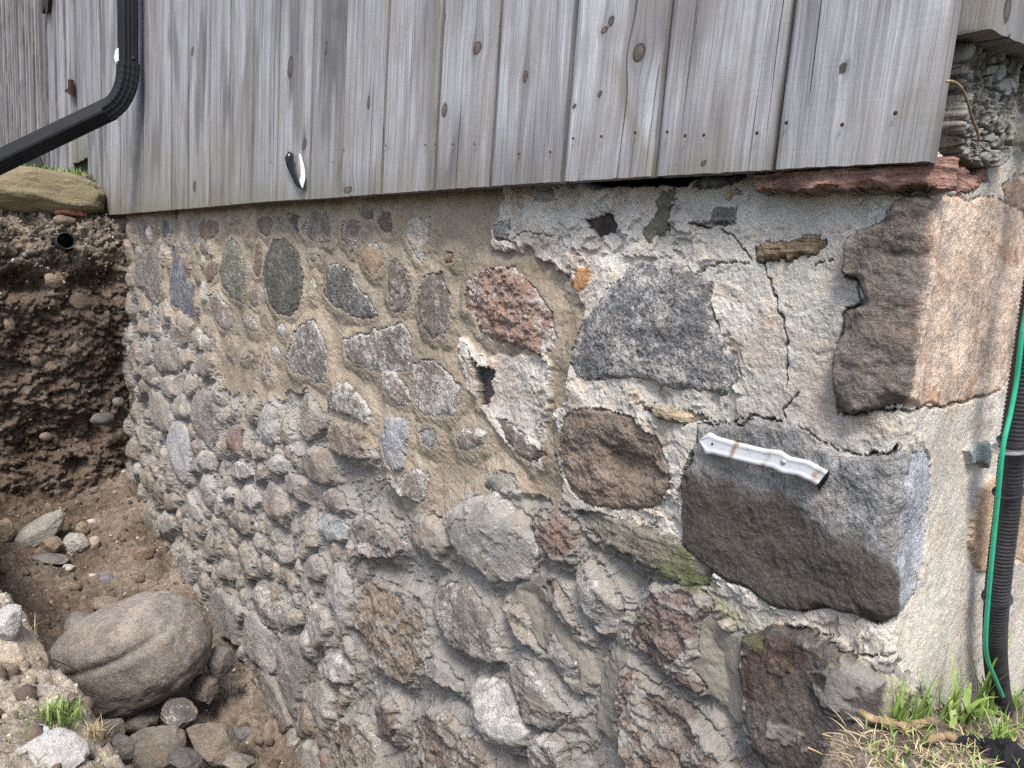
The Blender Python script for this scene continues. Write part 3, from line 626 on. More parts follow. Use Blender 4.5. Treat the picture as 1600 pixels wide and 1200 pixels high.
# ---- wet grey mortar trowelled over the stone faces of the lower part
smn = fbm((wx * .75 + wz * .66) * 7, (wz * .75 - wx * .66) * 19, 4, .58, 81)
sm = sstep(.02, .2, smn + .32 * sstep(.030, .0, sdm) - .16) * Zgrey * (lab >= 0) * (1 - .5 * sstep(-1.5, -2.4, S))
wetc = np.array([.245, .233, .212]) * (1 + .2 * b1)[..., None]
Tint = (Tint * (1 - .85 * sm[..., None]) + wetc * .85 * sm[..., None]).astype(np.float32); FN *= 1 - .55 * sm; A28 *= 1 - .5 * sm
MK[..., 0] = MK[..., 0] * (1 - .6 * sm); BD *= 1 - .8 * sm; H += .0035 * sm
# ---- stains that have a shape of their own, and tints that differ by face
iC = [i for i, q in enumerate(ST) if q['name'] == 'corner_stone']
m0 = lab == iC[0]
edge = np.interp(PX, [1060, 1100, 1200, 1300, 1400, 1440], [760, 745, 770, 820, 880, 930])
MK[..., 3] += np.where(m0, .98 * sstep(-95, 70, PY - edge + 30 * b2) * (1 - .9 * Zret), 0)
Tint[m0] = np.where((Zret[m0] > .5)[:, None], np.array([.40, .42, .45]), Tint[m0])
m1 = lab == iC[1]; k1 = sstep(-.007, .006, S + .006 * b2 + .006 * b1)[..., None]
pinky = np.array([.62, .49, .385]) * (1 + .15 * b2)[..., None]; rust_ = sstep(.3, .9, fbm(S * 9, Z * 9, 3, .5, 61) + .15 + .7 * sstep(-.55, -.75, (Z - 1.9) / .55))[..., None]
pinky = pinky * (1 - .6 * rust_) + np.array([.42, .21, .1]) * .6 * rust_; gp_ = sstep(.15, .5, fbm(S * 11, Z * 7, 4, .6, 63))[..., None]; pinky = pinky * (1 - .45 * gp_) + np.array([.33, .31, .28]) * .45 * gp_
Tint[m1] = (Tint * (1 - k1) + pinky * k1)[m1]  # dark front, pale return: weathering, plus the difference in light painted in
MK[..., 3] += np.where(m1 & (S < 0), .25 * sstep(.1, .5, b1) + .1, 0)
m2 = lab == iC[2]; red = zone([(1178, 1000), (1225, 990), (1278, 1010), (1240, 1060), (1215, 1098), (1178, 1085), (1172, 1040)], .004, .01, 41)
Tint[m2] = (Tint * (1 - red[..., None]) + np.array([.085, .06, .048]) * red[..., None])[m2]; H -= np.where(m2, .004 * red, 0); k2 = sstep(-.004, .006, S + .008 * b2)[..., None]; Tint[m2] = (Tint * (1 - k2) + np.array([.42, .40, .27]) * (1 + .3 * b2)[..., None] * k2)[m2]
Zmoss = zone([(880, 790), (960, 800), (1060, 850), (1140, 910), (1260, 985), (1400, 1040), (1380, 1075), (1290, 1060), (1180, 1000), (1120, 945), (1040, 915), (950, 865)], .02, .05, 51)
MK[..., 1] = np.maximum(MK[..., 1], Zmoss * np.where(m2, .85, .95) * (.6 + .6 * b1))
Zmoss2 = zone([(1385, 1000), (1440, 985), (1540, 985), (1640, 960), (1640, 1120), (1400, 1160)], .03, .05, 52)
MK[..., 1] = np.maximum(MK[..., 1], Zmoss2 * .30 * (.8 + .5 * b1))
m3 = sstep(.0, .5, fbm(S * 4, Z * 4, 3, .5, 62)) * zone([(1330, 850), (1640, 880), (1640, 960), (1400, 960)], .03, .05, 53); MK[..., 1] = np.maximum(MK[..., 1], .12 * m3)
hol = zone([(950, 700), (985, 692), (1020, 700), (1030, 745), (1000, 760), (960, 740)], .03, .02, 54); H -= .022 * hol
# ---- cracks
def crack(pts, wd, dp):
    global H
    P = [to_wall(*p) for p in pts]; W = window(P, .03); x = S[W] + .006 * fbm(S[W] * 40, Z[W] * 40, 3, .6, 71); y = Z[W] + .006 * fbm(S[W] * 40, Z[W] * 40, 3, .6, 72)
    d = dist_line(x, y, P); c_ = sstep(wd, wd * .35, d * 2.0 + wd * .5 * b3[W]); H[W] -= dp * c_; MK[W][..., 3] += .8 * c_
crack([(1129, 358), (1150, 372), (1165, 392), (1174, 406)], .0028, .014)
crack([(1195, 414), (1198, 428), (1208, 440), (1211, 470), (1223, 495), (1229, 515), (1230, 550), (1234, 590), (1229, 605)], .0036, .016)
crack([(1058, 312), (1046, 328), (1045, 350), (1040, 368)], .0028, .012)
crack([(1080, 351), (1110, 354), (1140, 350)], .0035, .014); crack([(1175, 412), (1130, 412), (1090, 425)], .002, .008)
crack([(1226, 655), (1227, 640), (1240, 622), (1250, 615)], .0026, .012); crack([(1312, 645), (1313, 600), (1317, 545), (1318, 492), (1338, 480)], .004, .02)
crack([(1325, 480), (1345, 478), (1342, 440), (1326, 430)], .004, .02); crack([(1332, 380), (1345, 368), (1383, 352), (1392, 330), (1418, 310)], .004, .02)
crack([(1320, 648), (1370, 642), (1400, 638), (1480, 634), (1560, 612)], .004, .022); crack([(1097, 662), (1130, 663), (1150, 658), (1165, 662), (1175, 648), (1200, 654), (1222, 662)], .0028, .012)
crack([(1250, 660), (1290, 692), (1330, 708), (1380, 710), (1402, 700)], .0028, .012); crack([(955, 446), (985, 435), (995, 412)], .002, .008)
crack([(776, 372), (800, 378), (822, 362), (860, 368)], .003, .014); crack([(1300, 405), (1275, 415), (1275, 425)], .0025, .01)
crack([(1275, 990), (1310, 1000), (1345, 1022), (1388, 1020)], .003, .014); 
# ---- top of the masonry runs ragged under the boards; behind the timber ends it is open
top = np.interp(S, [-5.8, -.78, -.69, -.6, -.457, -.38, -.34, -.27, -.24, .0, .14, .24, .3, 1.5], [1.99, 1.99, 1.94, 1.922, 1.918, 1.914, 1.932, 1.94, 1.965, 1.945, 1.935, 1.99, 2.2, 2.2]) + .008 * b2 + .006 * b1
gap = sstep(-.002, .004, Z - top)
H = H * (1 - gap) + gap * (-.13); Tint *= (1 - .9 * gap)[..., None]; MK *= (1 - gap)[..., None]  # recess also darkened in the tint, as the shade of the gap
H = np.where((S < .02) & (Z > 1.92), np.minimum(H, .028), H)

V = unroll(S, Z, H)
def normals(V):
    du = np.gradient(V, axis=1); dv = np.gradient(V, axis=0); N = np.cross(dv, du); N /= np.linalg.norm(N, axis=-1, keepdims=True) + 1e-12
    return -N if N[NR // 2, NC // 3, 1] > 0 else N
N0 = normals(V); P0 = V.reshape(-1, 3)
D28 = fbm3(P0 * 28, 5, .6, 401).reshape(S.shape); D95 = fbm3(P0 * 100, 3, .62, 402).reshape(S.shape)
V = V + N0 * ((A28 * D28 + A95 * D95) * (1 - gap) * (1 - .5 * sstep(.0, .06, S)))[..., None]
V[..., 1] = np.where((S < .02) & (Z > 1.92), np.maximum(V[..., 1], -.029), V[..., 1])
du = np.gradient(V, axis=1); dv = np.gradient(V, axis=0)
Nn = np.cross(du, -dv); Nn /= np.linalg.norm(Nn, axis=-1, keepdims=True) + 1e-12
if Nn[NR // 2, NC // 3, 1] > 0: Nn = -Nn
wall = thing('foundation_wall', (0, 0, 0), "old fieldstone foundation with tan, grey and chalky mortar under the board siding", "stone wall")
cell = lab[:-1, :-1]
used = vis[:-1, :-1]
idx = np.arange(NR * NC).reshape(NR, NC)
quads = np.stack([idx[:-1, :-1], idx[1:, :-1], idx[1:, 1:], idx[:-1, 1:]], -1)
Vf = V.reshape(-1, 3); Nf = Nn.reshape(-1, 3); Tf = Tint.reshape(-1, 3); Mf = MK.reshape(-1, 4); Bf = BD.ravel(); FNf = FN.ravel()
def piece(name, q, label=None, kind=None):
    if len(q) < 4: return
    u, inv = np.unique(q, return_inverse=True); f = inv.reshape(-1, 4).astype(np.int32)
    o = obj(name, Vf[u], f, MASON, wall, dict(tint=np.clip(Tf[u], .008, .9), mk=Mf[u], bd=Bf[u], fine=FNf[u]), True, Nf[u])
    if label: o['label'] = label
    if kind: o['kind'] = kind
    return o
piece('mortar', quads[cell < 0])
area = np.bincount(cell[(cell >= 0) & used].ravel(), minlength=len(ST)) if (cell >= 0).any() else []
dens = np.zeros(len(ST))
for i, q in enumerate(ST):
    if 'p' in q:
        a = np.array(q['p']); dens[i] = .5 * abs(np.dot(a[:, 0], np.roll(a[:, 1], 1)) - np.dot(a[:, 1], np.roll(a[:, 0], 1)))
named = [i for i in range(len(ST)) if ST[i]['name'] != 'fieldstone']
plainst = sorted([i for i in range(NT) if ST[i]['name'] == 'fieldstone'], key=lambda i: -(dens[i] + (1e6 if ST[i]['label'] else 0)))
solo = named + plainst[:100]
for i in solo: piece(ST[i]['name'], quads[cell == i], ST[i]['label'])
rest = np.ones(len(ST), bool); rest[solo] = False
piece('small_stones', quads[(cell >= 0) & rest[np.maximum(cell, 0)]], None, 'stuff')

# ------------------------------------------------------------------ board siding
YB = -.055; TB = .024
def bx(px, py): return on(px, py, 1, YB)
def make_board(parent, x0, x1, z0, z1, seed, knots=(), tone=1., green=0., du=.005, dz=.009, y=YB, slope=0., zdense=None, stains=()):
    rs = np.random.default_rng(seed)
    us = np.linspace(x0, x1, max(5, int((x1 - x0) / du)))
    zs = [z0]
    while zs[-1] < z1: zs.append(zs[-1] + dz * max(1, (zs[-1] - (zdense or z0 + .6)) / .15))
    zs = np.array(zs); U, Zz = np.meshgrid(us, zs)
    lx = (U - x0); wd = x1 - x0
    gx = lx + seed * 3.17; gz = Zz + seed * 1.73; kn = np.zeros(U.shape); dk = np.zeros(U.shape)
    wav = .014 * n2(lx * 2 + seed, Zz * 1.6, 5) + .004 * n2(lx * 6, Zz * 5 + seed, 6); gx = gx + wav
    h = .0010 * fbm(lx * 30 + seed, Zz * 3, 3, .5, 7) + .004 * np.cos((lx / wd - .5) * 2.2) * rs.uniform(-.6, 1)
    for (kx, kz, rx, rz) in knots:
        dx = U - kx; dzz = Zz - kz; q = (dx / rx) ** 2 + (dzz / rz) ** 2; wq = np.exp(-((dx / (rx * 2.6)) ** 2 + (dzz / (rz * 3.5)) ** 2))
        gx = gx - dx * .75 * wq; kn = np.maximum(kn, np.exp(-.8 * q ** 1.3)); dk = dk + .8 * np.exp(-((dx / (rx * 1.5)) ** 2 + (dzz / (rz * 3.2)) ** 2)) * (.6 + .8 * n2(lx * 60, Zz * 5, seed)); h = h + .0012 * sstep(1.2, .5, q) - .0016 * np.exp(-((np.sqrt(q) - 1.05) / .16) ** 2)
    dk = dk + .78 * sstep(.06, .5, fbm(lx * 7 + seed * 7, Zz * 1.5, 3, .5, seed + 60)) + .45 * sstep(.2, .5, fbm(lx * 3 + seed * 5, Zz * .9, 2, .5, seed + 80)) + .3 * sstep(.12, 0, Zz - z0 + .1 * n2(lx * 12, Zz * 4, seed + 9))
    ed = np.minimum(lx, wd - lx); dk = dk + .6 * sstep(.008, .0, ed + .003 * n2(lx * 40, Zz * 12, seed)); h = h - .003 * sstep(.006, 0, ed)
    zb = Zz + np.where(np.arange(len(zs))[:, None] == 0, slope * (U - x0) + .0012 * n2(U * 40, 0 * U, seed) + .0006 * n2(U * 90, 0 * U, seed), 0)
    stn = green * (sstep(z0 + .55, z0, Zz + .12 * n2(lx * 20, Zz * 3, seed)))
    stn = stn + .35 * sstep(.07, .0, Zz - z0 + .05 * n2(lx * 25, Zz * 5, seed + 3))
    for (P, am) in stains: stn = np.maximum(stn, am * sstep(-.012, .012, sdf_poly(U, Zz, P)))
    Vv = np.stack([U, y - h, zb], -1)
    L = Vv[:, :1].copy(); L[..., 1] = y + TB; Rr = Vv[:, -1:].copy(); Rr[..., 1] = y + TB
    Vv = np.concatenate([L, Vv, Rr], 1); bot = Vv[:1].copy(); bot[..., 1] = y + TB; Vv = np.concatenate([bot, Vv], 0)
    def pad(a): a = np.concatenate([a[:, :1], a, a[:, -1:]], 1); return np.concatenate([a[:1], a], 0)
    G = np.stack([pad(gx), Vv[..., 1] * 1.0, pad(gz)], -1)
    Wd = np.stack([pad(kn), np.clip(pad(stn), 0, 1), np.full(pad(kn).shape, tone), np.clip(pad(dk), 0, .9)], -1)
    nr, nc = Vv.shape[:2]
    o = obj('board', Vv.reshape(-1, 3), grid_faces(nr, nc), WOOD, parent, dict(grain=G.reshape(-1, 3), wd=Wd.reshape(-1, 4)))
    o.data.set_sharp_from_angle(angle=R(50))
    return o
siding = thing('plank_wall', (0, 0, 0), "silver grey vertical board siding hanging over the stone foundation", "board wall")
edges = [(1457, 252), (1205, 265), (1019, 275), (877, 284), (763, 291), (676, 297), (595, 303), (532, 308), (482, 311), (431, 314), (391, 317), (356, 320), (325, 323), (293, 326), (268, 328), (243, 330), (224, 331.5), (206, 333), (188, 334.5), (173, 335.5), (161, 336)]
xs = [bx(*e)[0] for e in edges]; zsb = [bx(*e)[2] for e in edges]
KN = [(745, 75, 8, 13), (692, 28, 5, 6), (694, 172, 6, 14), (822, 120, 5, 12), (998, 82, 13, 18), (955, 32, 6, 10), (944, 46, 7, 6), (937, 148, 4, 6), (897, 168, 5, 4), (1317, 107, 9, 8), (301, 80, 3, 9), (304, 291, 3, 9), (455, 105, 5, 22), (509, 75, 2.5, 14), (476, 225, 4, 12), (1098, 253, 6, 5), (545, 297, 9, 6), (578, 160, 3, 14)]
kn_w = []
for (px, py, rx, ry) in KN:
    p = bx(px, py); q = bx(px + rx, py); r_ = bx(px, py + ry); kn_w.append((p[0], p[2], abs(q[0] - p[0]) * .62, abs(r_[2] - p[2]) * .62))
def poly_w(pts): return [(bx(*p)[0], bx(*p)[2]) for p in pts]
STN = [(poly_w([(960, 95), (973, 110), (985, 160), (1000, 200), (1040, 290), (990, 290), (984, 210), (968, 150)]), .75), (poly_w([(1040, 262), (1090, 240), (1120, 255), (1125, 290), (1040, 290)]), .45), (poly_w([(1395, 160), (1450, 120), (1470, 255), (1400, 260)]), .3)]
for i in range(len(xs) - 1):
    x1, x0 = xs[i], xs[i + 1]; g = .0046 if i not in (3,) else .007
    kk = [k for k in kn_w if x0 < k[0] < x1]
    near = i < 8
    make_board(siding, x0 + g, x1 - g, zsb[i + 1], 5.2, i + 1, kk, [1.12, 1.15, 1.2, 1.05, 1.02, 1.05, .95, .82, 1.08, .9, 1., .92, 1.05, .95, 1., .85, .95, .9, 1.05, .9][i], 0. if i < 4 else min(.65, .07 * (i - 3)), .0045 if near else .011, .007 if near else .02,
               YB + [0, .002, -.001, .001, .003, 0, -.002, .001][i % 8], (zsb[i] - zsb[i + 1]) / (x1 - x0), None if near else zsb[i] + 1.4, [q for q in STN if any(x0 < p[0] < x1 for p in q[0])])
xe = xs[-1]
make_board(siding, bx(139, 300)[0], xe - .004, bx(150, 337)[2], 5.2, 31, (), .82, .7, .012, .02, YB - .004, 0, 3.2)
obj('shade_backing', *(lambda a, b: (a, b))([(xe - .3, -.026, 1.95), (-.03, -.026, 1.95), (-.03, -.026, 5.2), (xe - .3, -.026, 5.2), (xe - .3, -.010, 1.95), (-.03, -.010, 1.95), (-.03, -.010, 5.2), (xe - .3, -.010, 5.2)],
    [(0, 1, 2, 3), (7, 6, 5, 4), (0, 4, 5, 1), (1, 5, 6, 2), (2, 6, 7, 3), (3, 7, 4, 0)]), DARK, siding, None, False)  # panel behind the boards, coloured dark as the shade in their gaps
nail = None
for (px, py) in [(1046, 207), (1074, 213), (1103, 212), (1186, 209), (899, 217), (943, 214), (996, 208), (606, 228), (668, 227), (683, 226), (711, 226), (745, 226), (1319, 196), (1402, 178), (1232, 193), (863, 238), (814, 241), (540, 235), (523, 254), (427, 254)]:
    p = bx(px, py)
    if nail is None:
        a = np.linspace(0, 2 * math.pi, 11)[:-1]; vv = [(.0028 * math.cos(t), 0, .0028 * math.sin(t)) for t in a] + [(.0022 * math.cos(t), -.0012, .0022 * math.sin(t)) for t in a] + [(0, -.0012, 0)]
        nail = obj('nail', vv, [(i, (i + 1) % 10, 10 + (i + 1) % 10, 10 + i) for i in range(10)] + [(10 + i, 10 + (i + 1) % 10, 20) for i in range(10)], RUST, siding); o = nail
    else: o = nail.copy(); COL.objects.link(o)
    o.location = (p[0], YB - .0055, p[2])
# far wall, the same boards further along
far = thing('plank_wall', (0, 0, 0), "distant dark weathered board wall behind the downspout, ending above the grass", "board wall")
YF = YB + .05; x = on(139, 250, 1, YF)[0]; i = 0
fb = [on(137, 246, 1, YF)[2], on(122, 252, 1, YF)[2], on(108, 258, 1, YF)[2]]
while x > -13.5:
    wd = .233 * (1 + .12 * math.sin(i * 2.3)); dark = x < on(78, 150, 1, YF)[0]
    make_board(far, x - wd + .004, x - .004, fb[i] if i < 3 else 2.05, 5.2, 50 + i, (), (.42 if dark else .95) * (1 + .18 * math.sin(i * 5.1)), 0.7 if i < 4 else .1, .04, .05, YF + (.012 if i % 2 else 0), (fb[0] - fb[1]) / .24 if i < 3 else 0, 4.6)
    if dark: make_board(far, x - wd - .02, x - wd + .03, 2.05, 5.2, 90 + i, (), .8 + .3 * math.sin(i * 3.7), 0., .025, .06, YF - .02, 0, 4.6)
    x -= wd; i += 1
obj('shade_backing', [(-13.6, YF + .03, 2.0), (bx(139, 300)[0], YF + .03, 2.0), (bx(139, 300)[0], YF + .03, 5.2), (-13.6, YF + .03, 5.2), (-13.6, YF + .05, 2.0), (bx(139, 300)[0], YF + .05, 2.0), (bx(139, 300)[0], YF + .05, 5.2), (-13.6, YF + .05, 5.2)],
    [(0, 1, 2, 3), (7, 6, 5, 4), (0, 4, 5, 1), (1, 5, 6, 2), (2, 6, 7, 3), (3, 7, 4, 0)], DARK, far, None, False)  # far panel likewise carries the shade of the gaps in its colour

# ------------------------------------------------------------------ sweeps and rocks
def sweep(name, path, prof, mat, parent=None, ref=(0, 0, 1), scale=None, cap=True, smooth=True, attrs=None):
    """prof: closed 2-d outline; carried along path in planes across it"""
    path = np.array(path, float); n = len(path); m = len(prof); prof = np.array(prof, float); V = []
    T = np.gradient(path, axis=0); T /= np.linalg.norm(T, axis=1, keepdims=True)
    r = np.array(ref, float); up = r - T[0] * (r @ T[0]); up /= np.linalg.norm(up)
    for i in range(n):
        up = up - T[i] * (up @ T[i]); up /= np.linalg.norm(up); sd = np.cross(T[i], up); k = 1 if scale is None else scale[i]
        V += [path[i] + (sd * p[0] + up * p[1]) * k for p in prof]
    Fc = [(i * m + j, i * m + (j + 1) % m, (i + 1) * m + (j + 1) % m, (i + 1) * m + j) for i in range(n - 1) for j in range(m)]
    if cap: Fc += [tuple(range(m))[::-1], tuple((n - 1) * m + j for j in range(m))]
    return obj(name, V, Fc, mat, parent, attrs, smooth)
def circ(r, n=12): return [(r * math.cos(t), r * math.sin(t)) for t in np.linspace(0, 2 * math.pi, n + 1)[:-1]]
def smoothpath(P, n=40):
    P = np.array(P, float); t = np.linspace(0, len(P) - 1, n); out = []
    for u in t:
        i = min(int(u), len(P) - 2); f = u - i; p0 = P[max(i - 1, 0)]; p1 = P[i]; p2 = P[i + 1]; p3 = P[min(i + 2, len(P) - 1)]
        out.append(.5 * ((2 * p1) + (-p0 + p2) * f + (2 * p0 - 5 * p1 + 4 * p2 - p3) * f * f + (-p0 + 3 * p1 - 3 * p2 + p3) * f ** 3))
    return np.array(out)
_ico = {}
def ico(n):
    if n not in _ico:
        import bmesh
        b = bmesh.new(); bmesh.ops.create_icosphere(b, subdivisions=n, radius=1.0)
        b.verts.ensure_lookup_table(); _ico[n] = (np.array([v.co[:] for v in b.verts]), np.array([[v.index for v in f.verts] for f in b.faces])); b.free()
    return _ico[n]
def rock_shape(size, seed, facets=5, rough=.06, n=4, sq=1.0, fl=.75):
    V, Fc = ico(n); rs = np.random.default_rng(seed); V = V.copy()
    if sq != 1: V = np.sign(V) * np.abs(V) ** sq; 
    k = 1 + .16 * fbm3(V * 1.1 + seed, 2, .5, seed)
    V = V * k[:, None]
    for _ in range(facets):
        a = rs.normal(size=3); a /= np.linalg.norm(a); d = V @ a; lim = rs.uniform(fl, fl + .2); over = np.maximum(d - lim, 0); V = V - a * (over * .9)[:, None]
    V = V * (1 + rough * fbm3(V * 3.5 + seed, 5, .6, seed + 1) + .25 * rough * fbm3(V * 14 + seed, 3, .6, seed + 2))[:, None]
    return V * np.array(size) * .5, Fc
def rot_m(rx, ry, rz): 
    from mathutils import Euler
    return np.array(Euler((R(rx), R(ry), R(rz))).to_matrix())
def rock(name, pos, size, rot=(0, 0, 0), seed=1, tint=(.22, .19, .16), mk=(.1, 0, 0, 0), bd=0., label=None, cat='stone', group=None, shape=None, **kw):
    V, Fc = rock_shape(size, seed, **kw) if shape is None else shape
    V = V @ rot_m(*rot).T; n = len(V)
    t = np.array(tint) * (1 + .15 * fbm3(V * 9 + seed, 3, .5, 3))[:, None]
    o = obj(name, V, Fc, MASON, None, dict(tint=np.clip(t, .01, .9), mk=np.tile(np.array(mk, np.float32), (n, 1)), bd=np.full(n, bd), fine=np.full(n, .85)))
    o.location = pos
    return tag(o, label, cat, group, 'thing')
# ------------------------------------------------------------------ trench, banks and soil
_cr = np.array([at(-60, 880, 2.15), at(0, 925, 2.0), at(62, 1010, 1.8), at(78, 1060, 1.7), at(130, 1115, 1.55), at(190, 1200, 1.4), at(260, 1290, 1.25)])
CRX, CRY, CRZ = _cr[:, 0], _cr[:, 1], _cr[:, 2]
def gz(x, y):
    """height of the trench floor and of the near bank"""
    x = np.asarray(x, float); y = np.asarray(y, float)
    z = .02 + .05 * np.clip((-3.2 - x), 0, 2) + .16 * sstep(-3.6, -4.5, x)
    z = z + .10 * sstep(-.35, -.02, y) * sstep(-1.4, -3.4, x)
    ze = np.interp(x, CRX, CRZ); yb = np.interp(x, CRX, CRY)
    slope = 1 - sstep(0, .20, y - yb)                 # 0 on the floor, 1 at the edge
    top = ze + np.maximum(yb - y, 0) * .35
    return z * (1 - slope) + top * slope
GX, GY = np.meshgrid(np.arange(-4.75, -.55, .0085), np.arange(-2.3, .12, .0085))
GZ = gz(GX, GY); near = sstep(.10, -.02, GY - np.interp(GX, CRX, CRY))
n1 = fbm(GX * 3, GY * 3, 3, .5, 301); n2_ = fbm(GX * 11, GY * 11, 5, .62, 302); n3_ = fbm(GX * 42, GY * 42, 4, .65, 303)
f1, f2, rid = worley(GX * 14 + .4 * n2_, GY * 14 + .4 * n2_, 3)
GZ = GZ + .035 * n1 + .034 * n2_ + .016 * n3_ + (.022 * sstep(.5, .1, f1) * (rid > .55)) * (1 - .5 * near)
dry = np.clip(.16 + .25 * sstep(-.1, .5, n1) + .15 * sstep(-3.9, -2.4, GX) + .75 * near + .12 * n2_, 0, 1) 
tag(obj('trench_floor', np.stack([GX, GY, GZ], -1).reshape(-1, 3), grid_faces(*GX.shape), SOIL, None, dict(dry=dry.ravel())), kind='structure')
# end bank: face, lip and terrace behind it
prof = [(-3.95, -.15), (-4.10, .06), (-4.28, .16), (-4.40, .3), (-4.46, .7), (-4.44, 1.2), (-4.42, 1.55), (-4.44, 1.76), (-4.50, 1.87), (-4.62, 1.92), (-4.85, 1.96), (-4.98, 2.10), (-5.3, 2.15), (-6.2, 2.2), (-9, 2.35), (-13.5, 2.6)]
seg = np.array(prof); L = np.r_[0, np.cumsum(np.hypot(*np.diff(seg, axis=0).T))]
vs = np.r_[np.arange(0, 3.0, .0095), np.arange(3.0, L[-1], .06)]; ys = np.r_[np.arange(-3.2, -1.0, .05), np.arange(-1.0, .2, .0085)]
Yg, Vg = np.meshgrid(ys, vs); bxx = np.interp(Vg, L, seg[:, 0]); bzz = np.interp(Vg, L, seg[:, 1])
tx = np.gradient(np.interp(vs, L, seg[:, 0]), vs); tz = np.gradient(np.interp(vs, L, seg[:, 1]), vs)
kk = np.ones(25) / 25; tx = np.convolve(np.pad(tx, 12, 'edge'), kk, 'valid'); tz = np.convolve(np.pad(tz, 12, 'edge'), kk, 'valid')
nl = np.hypot(tx, tz) + 1e-9; nx = (tz / nl)[:, None]; nz = (-tx / nl)[:, None]
b1_ = fbm(Yg * 2.6, Vg * 2.6, 3, .5, 311); b2_ = fbm(Yg * 9, Vg * 9, 5, .62, 312); b3_ = fbm(Yg * 36, Vg * 36, 4, .65, 313); b5_ = fbm(Yg * 90, Vg * 90, 2, .6, 316); br = np.abs(fbm(Yg * 7, Vg * 10, 4, .55, 314))
f1, f2, rid = worley(Yg * 13 + .5 * b2_, Vg * 13 + .5 * b2_, 5)
far_ = sstep(3.3, 2.9, Vg)
dsp = (.07 * b1_ + .045 * b2_ + .022 * b3_ + .006 * b5_ - .035 * sstep(.22, .0, br) * sstep(.4, .8, Vg) + .020 * sstep(.5, .05, f1) * (rid > .6)) * (.25 + .75 * far_)
def pit(py_, pz_, ry_, rz_, dep):
    global dsp
    q = ((Yg - py_) / ry_) ** 2 + ((bzz - pz_) / rz_) ** 2; dsp = dsp - dep * np.exp(-q * q) * far_
pit(-.302, 1.745, .05, .05, .15); pit(-.50, 1.50, .13, .07, .16); pit(-.15, 1.53, .12, .06, .12); pit(-.22, .62, .10, .10, .12); pit(-.28, .42, .06, .05, .1); pit(-.6, 1.0, .1, .06, .1)
bank = np.stack([bxx - nx * -dsp, Yg, bzz + nz * dsp], -1)
dryb = np.clip(.12 + .30 * sstep(1.45, 1.75, bzz + .1 * b1_) * sstep(2.2, 1.9, bzz) + .2 * b2_ + .1 * b1_, 0, .7)
tag(obj('earth_bank', bank.reshape(-1, 3), grid_faces(*Yg.shape), SOIL, None, dict(dry=dryb.ravel())), kind='structure')
# mound at the house corner
MX, MY = np.meshgrid(np.r_[np.arange(-.45, .55, .006), np.arange(.56, 6, .1)], np.r_[np.arange(-.75, 1.3, .006), np.arange(1.32, 6, .1)])
def mz(x, y):
    x = np.asarray(x, float); y = np.asarray(y, float)
    z = 1.185 - .30 * np.clip(y, -.3, .9) - .05 * np.clip(x, 0, 3)
    return z - 5. * np.clip(.03 - x + .12 * np.clip(-y - .03, 0, 1), 0, .3) - 2.5 * np.clip(-.16 - y, 0, 1)
m1_ = fbm(MX * 5, MY * 5, 3, .5, 321); m2_ = fbm(MX * 18, MY * 18, 5, .62, 322); m3_ = fbm(MX * 70, MY * 70, 3, .65, 323)
MZ = mz(MX, MY) - .004 + .006 * m1_ + .009 * m2_ + .004 * m3_
tag(obj('ground', np.stack([MX, MY, MZ], -1).reshape(-1, 3), grid_faces(*MX.shape), SOIL, None, dict(dry=np.clip(.38 + .3 * m1_ + .3 * m2_, 0, .9).ravel())), kind='structure')

def gpt(px, py, lift=0.):
    """where the sight line of a photo pixel meets the trench ground"""
    r = ray(px, py) / F_PX; d = 1.0
    for _ in range(900):
        p = CAM + r * d
        if p[2] < gz(p[0], p[1]) + lift: return p
        d += .006
    return p
def mpt(px, py):
    r = ray(px, py) / F_PX; d = .6
    for _ in range(900):
        p = CAM + r * d
        if p[1] > 0 and p[0] < float(cshift(p[2])) + .03: return np.array([p[0] + .005, p[1], float(mz(p[0], p[1]))])
        if p[2] < mz(p[0], p[1]): return p
        d += .002
    return p
def depth(p): return float((np.asarray(p) - CAM) @ AX[:, 2])
CAMF = AX[:, 2]                                      # sight direction
# ---- the big boulder
V, Fc = ico(6); V = V.copy()
V = np.sign(V) * np.abs(V) ** .78
V *= (1 + .07 * fbm3(V * 1.2 + 3, 3, .5, 8))[:, None]
gr = V[:, 2] - .30 - .10 * V[:, 0] + .05 * np.sin(V[:, 0] * 3); cr_ = np.exp(-(gr / .085) ** 2) * sstep(.2, -.35, V[:, 1]) * sstep(1.05, .6, np.abs(V[:, 0]))
V *= (1 - .085 * cr_ + .035 * fbm3(V * 2.2, 3, .5, 19) + .03 * fbm3(V * 3.5, 5, .6, 9) + .010 * fbm3(V * 16, 4, .65, 10))[:, None]
V *= np.array([.275, .198, .185])
pb = at(205, 1022, 2.55)
right = np.array([AX[0][0], AX[1][0], AX[2][0]]); 
bould = V
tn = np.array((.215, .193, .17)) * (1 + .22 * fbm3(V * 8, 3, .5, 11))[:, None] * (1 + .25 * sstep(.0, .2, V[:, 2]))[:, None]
ob = obj('boulder', V, Fc, MASON, None, dict(tint=tn, mk=np.tile(np.array((.12, 0, .12, .12), np.float32), (len(V), 1)), bd=np.zeros(len(V)), fine=np.full(len(V), .9)))
ob.location = pb; ob.rotation_euler = (R(4), R(-26), R(40))
tag(ob, "big brown oblong boulder with a groove lying on the trench floor", "boulder", None, 'thing')

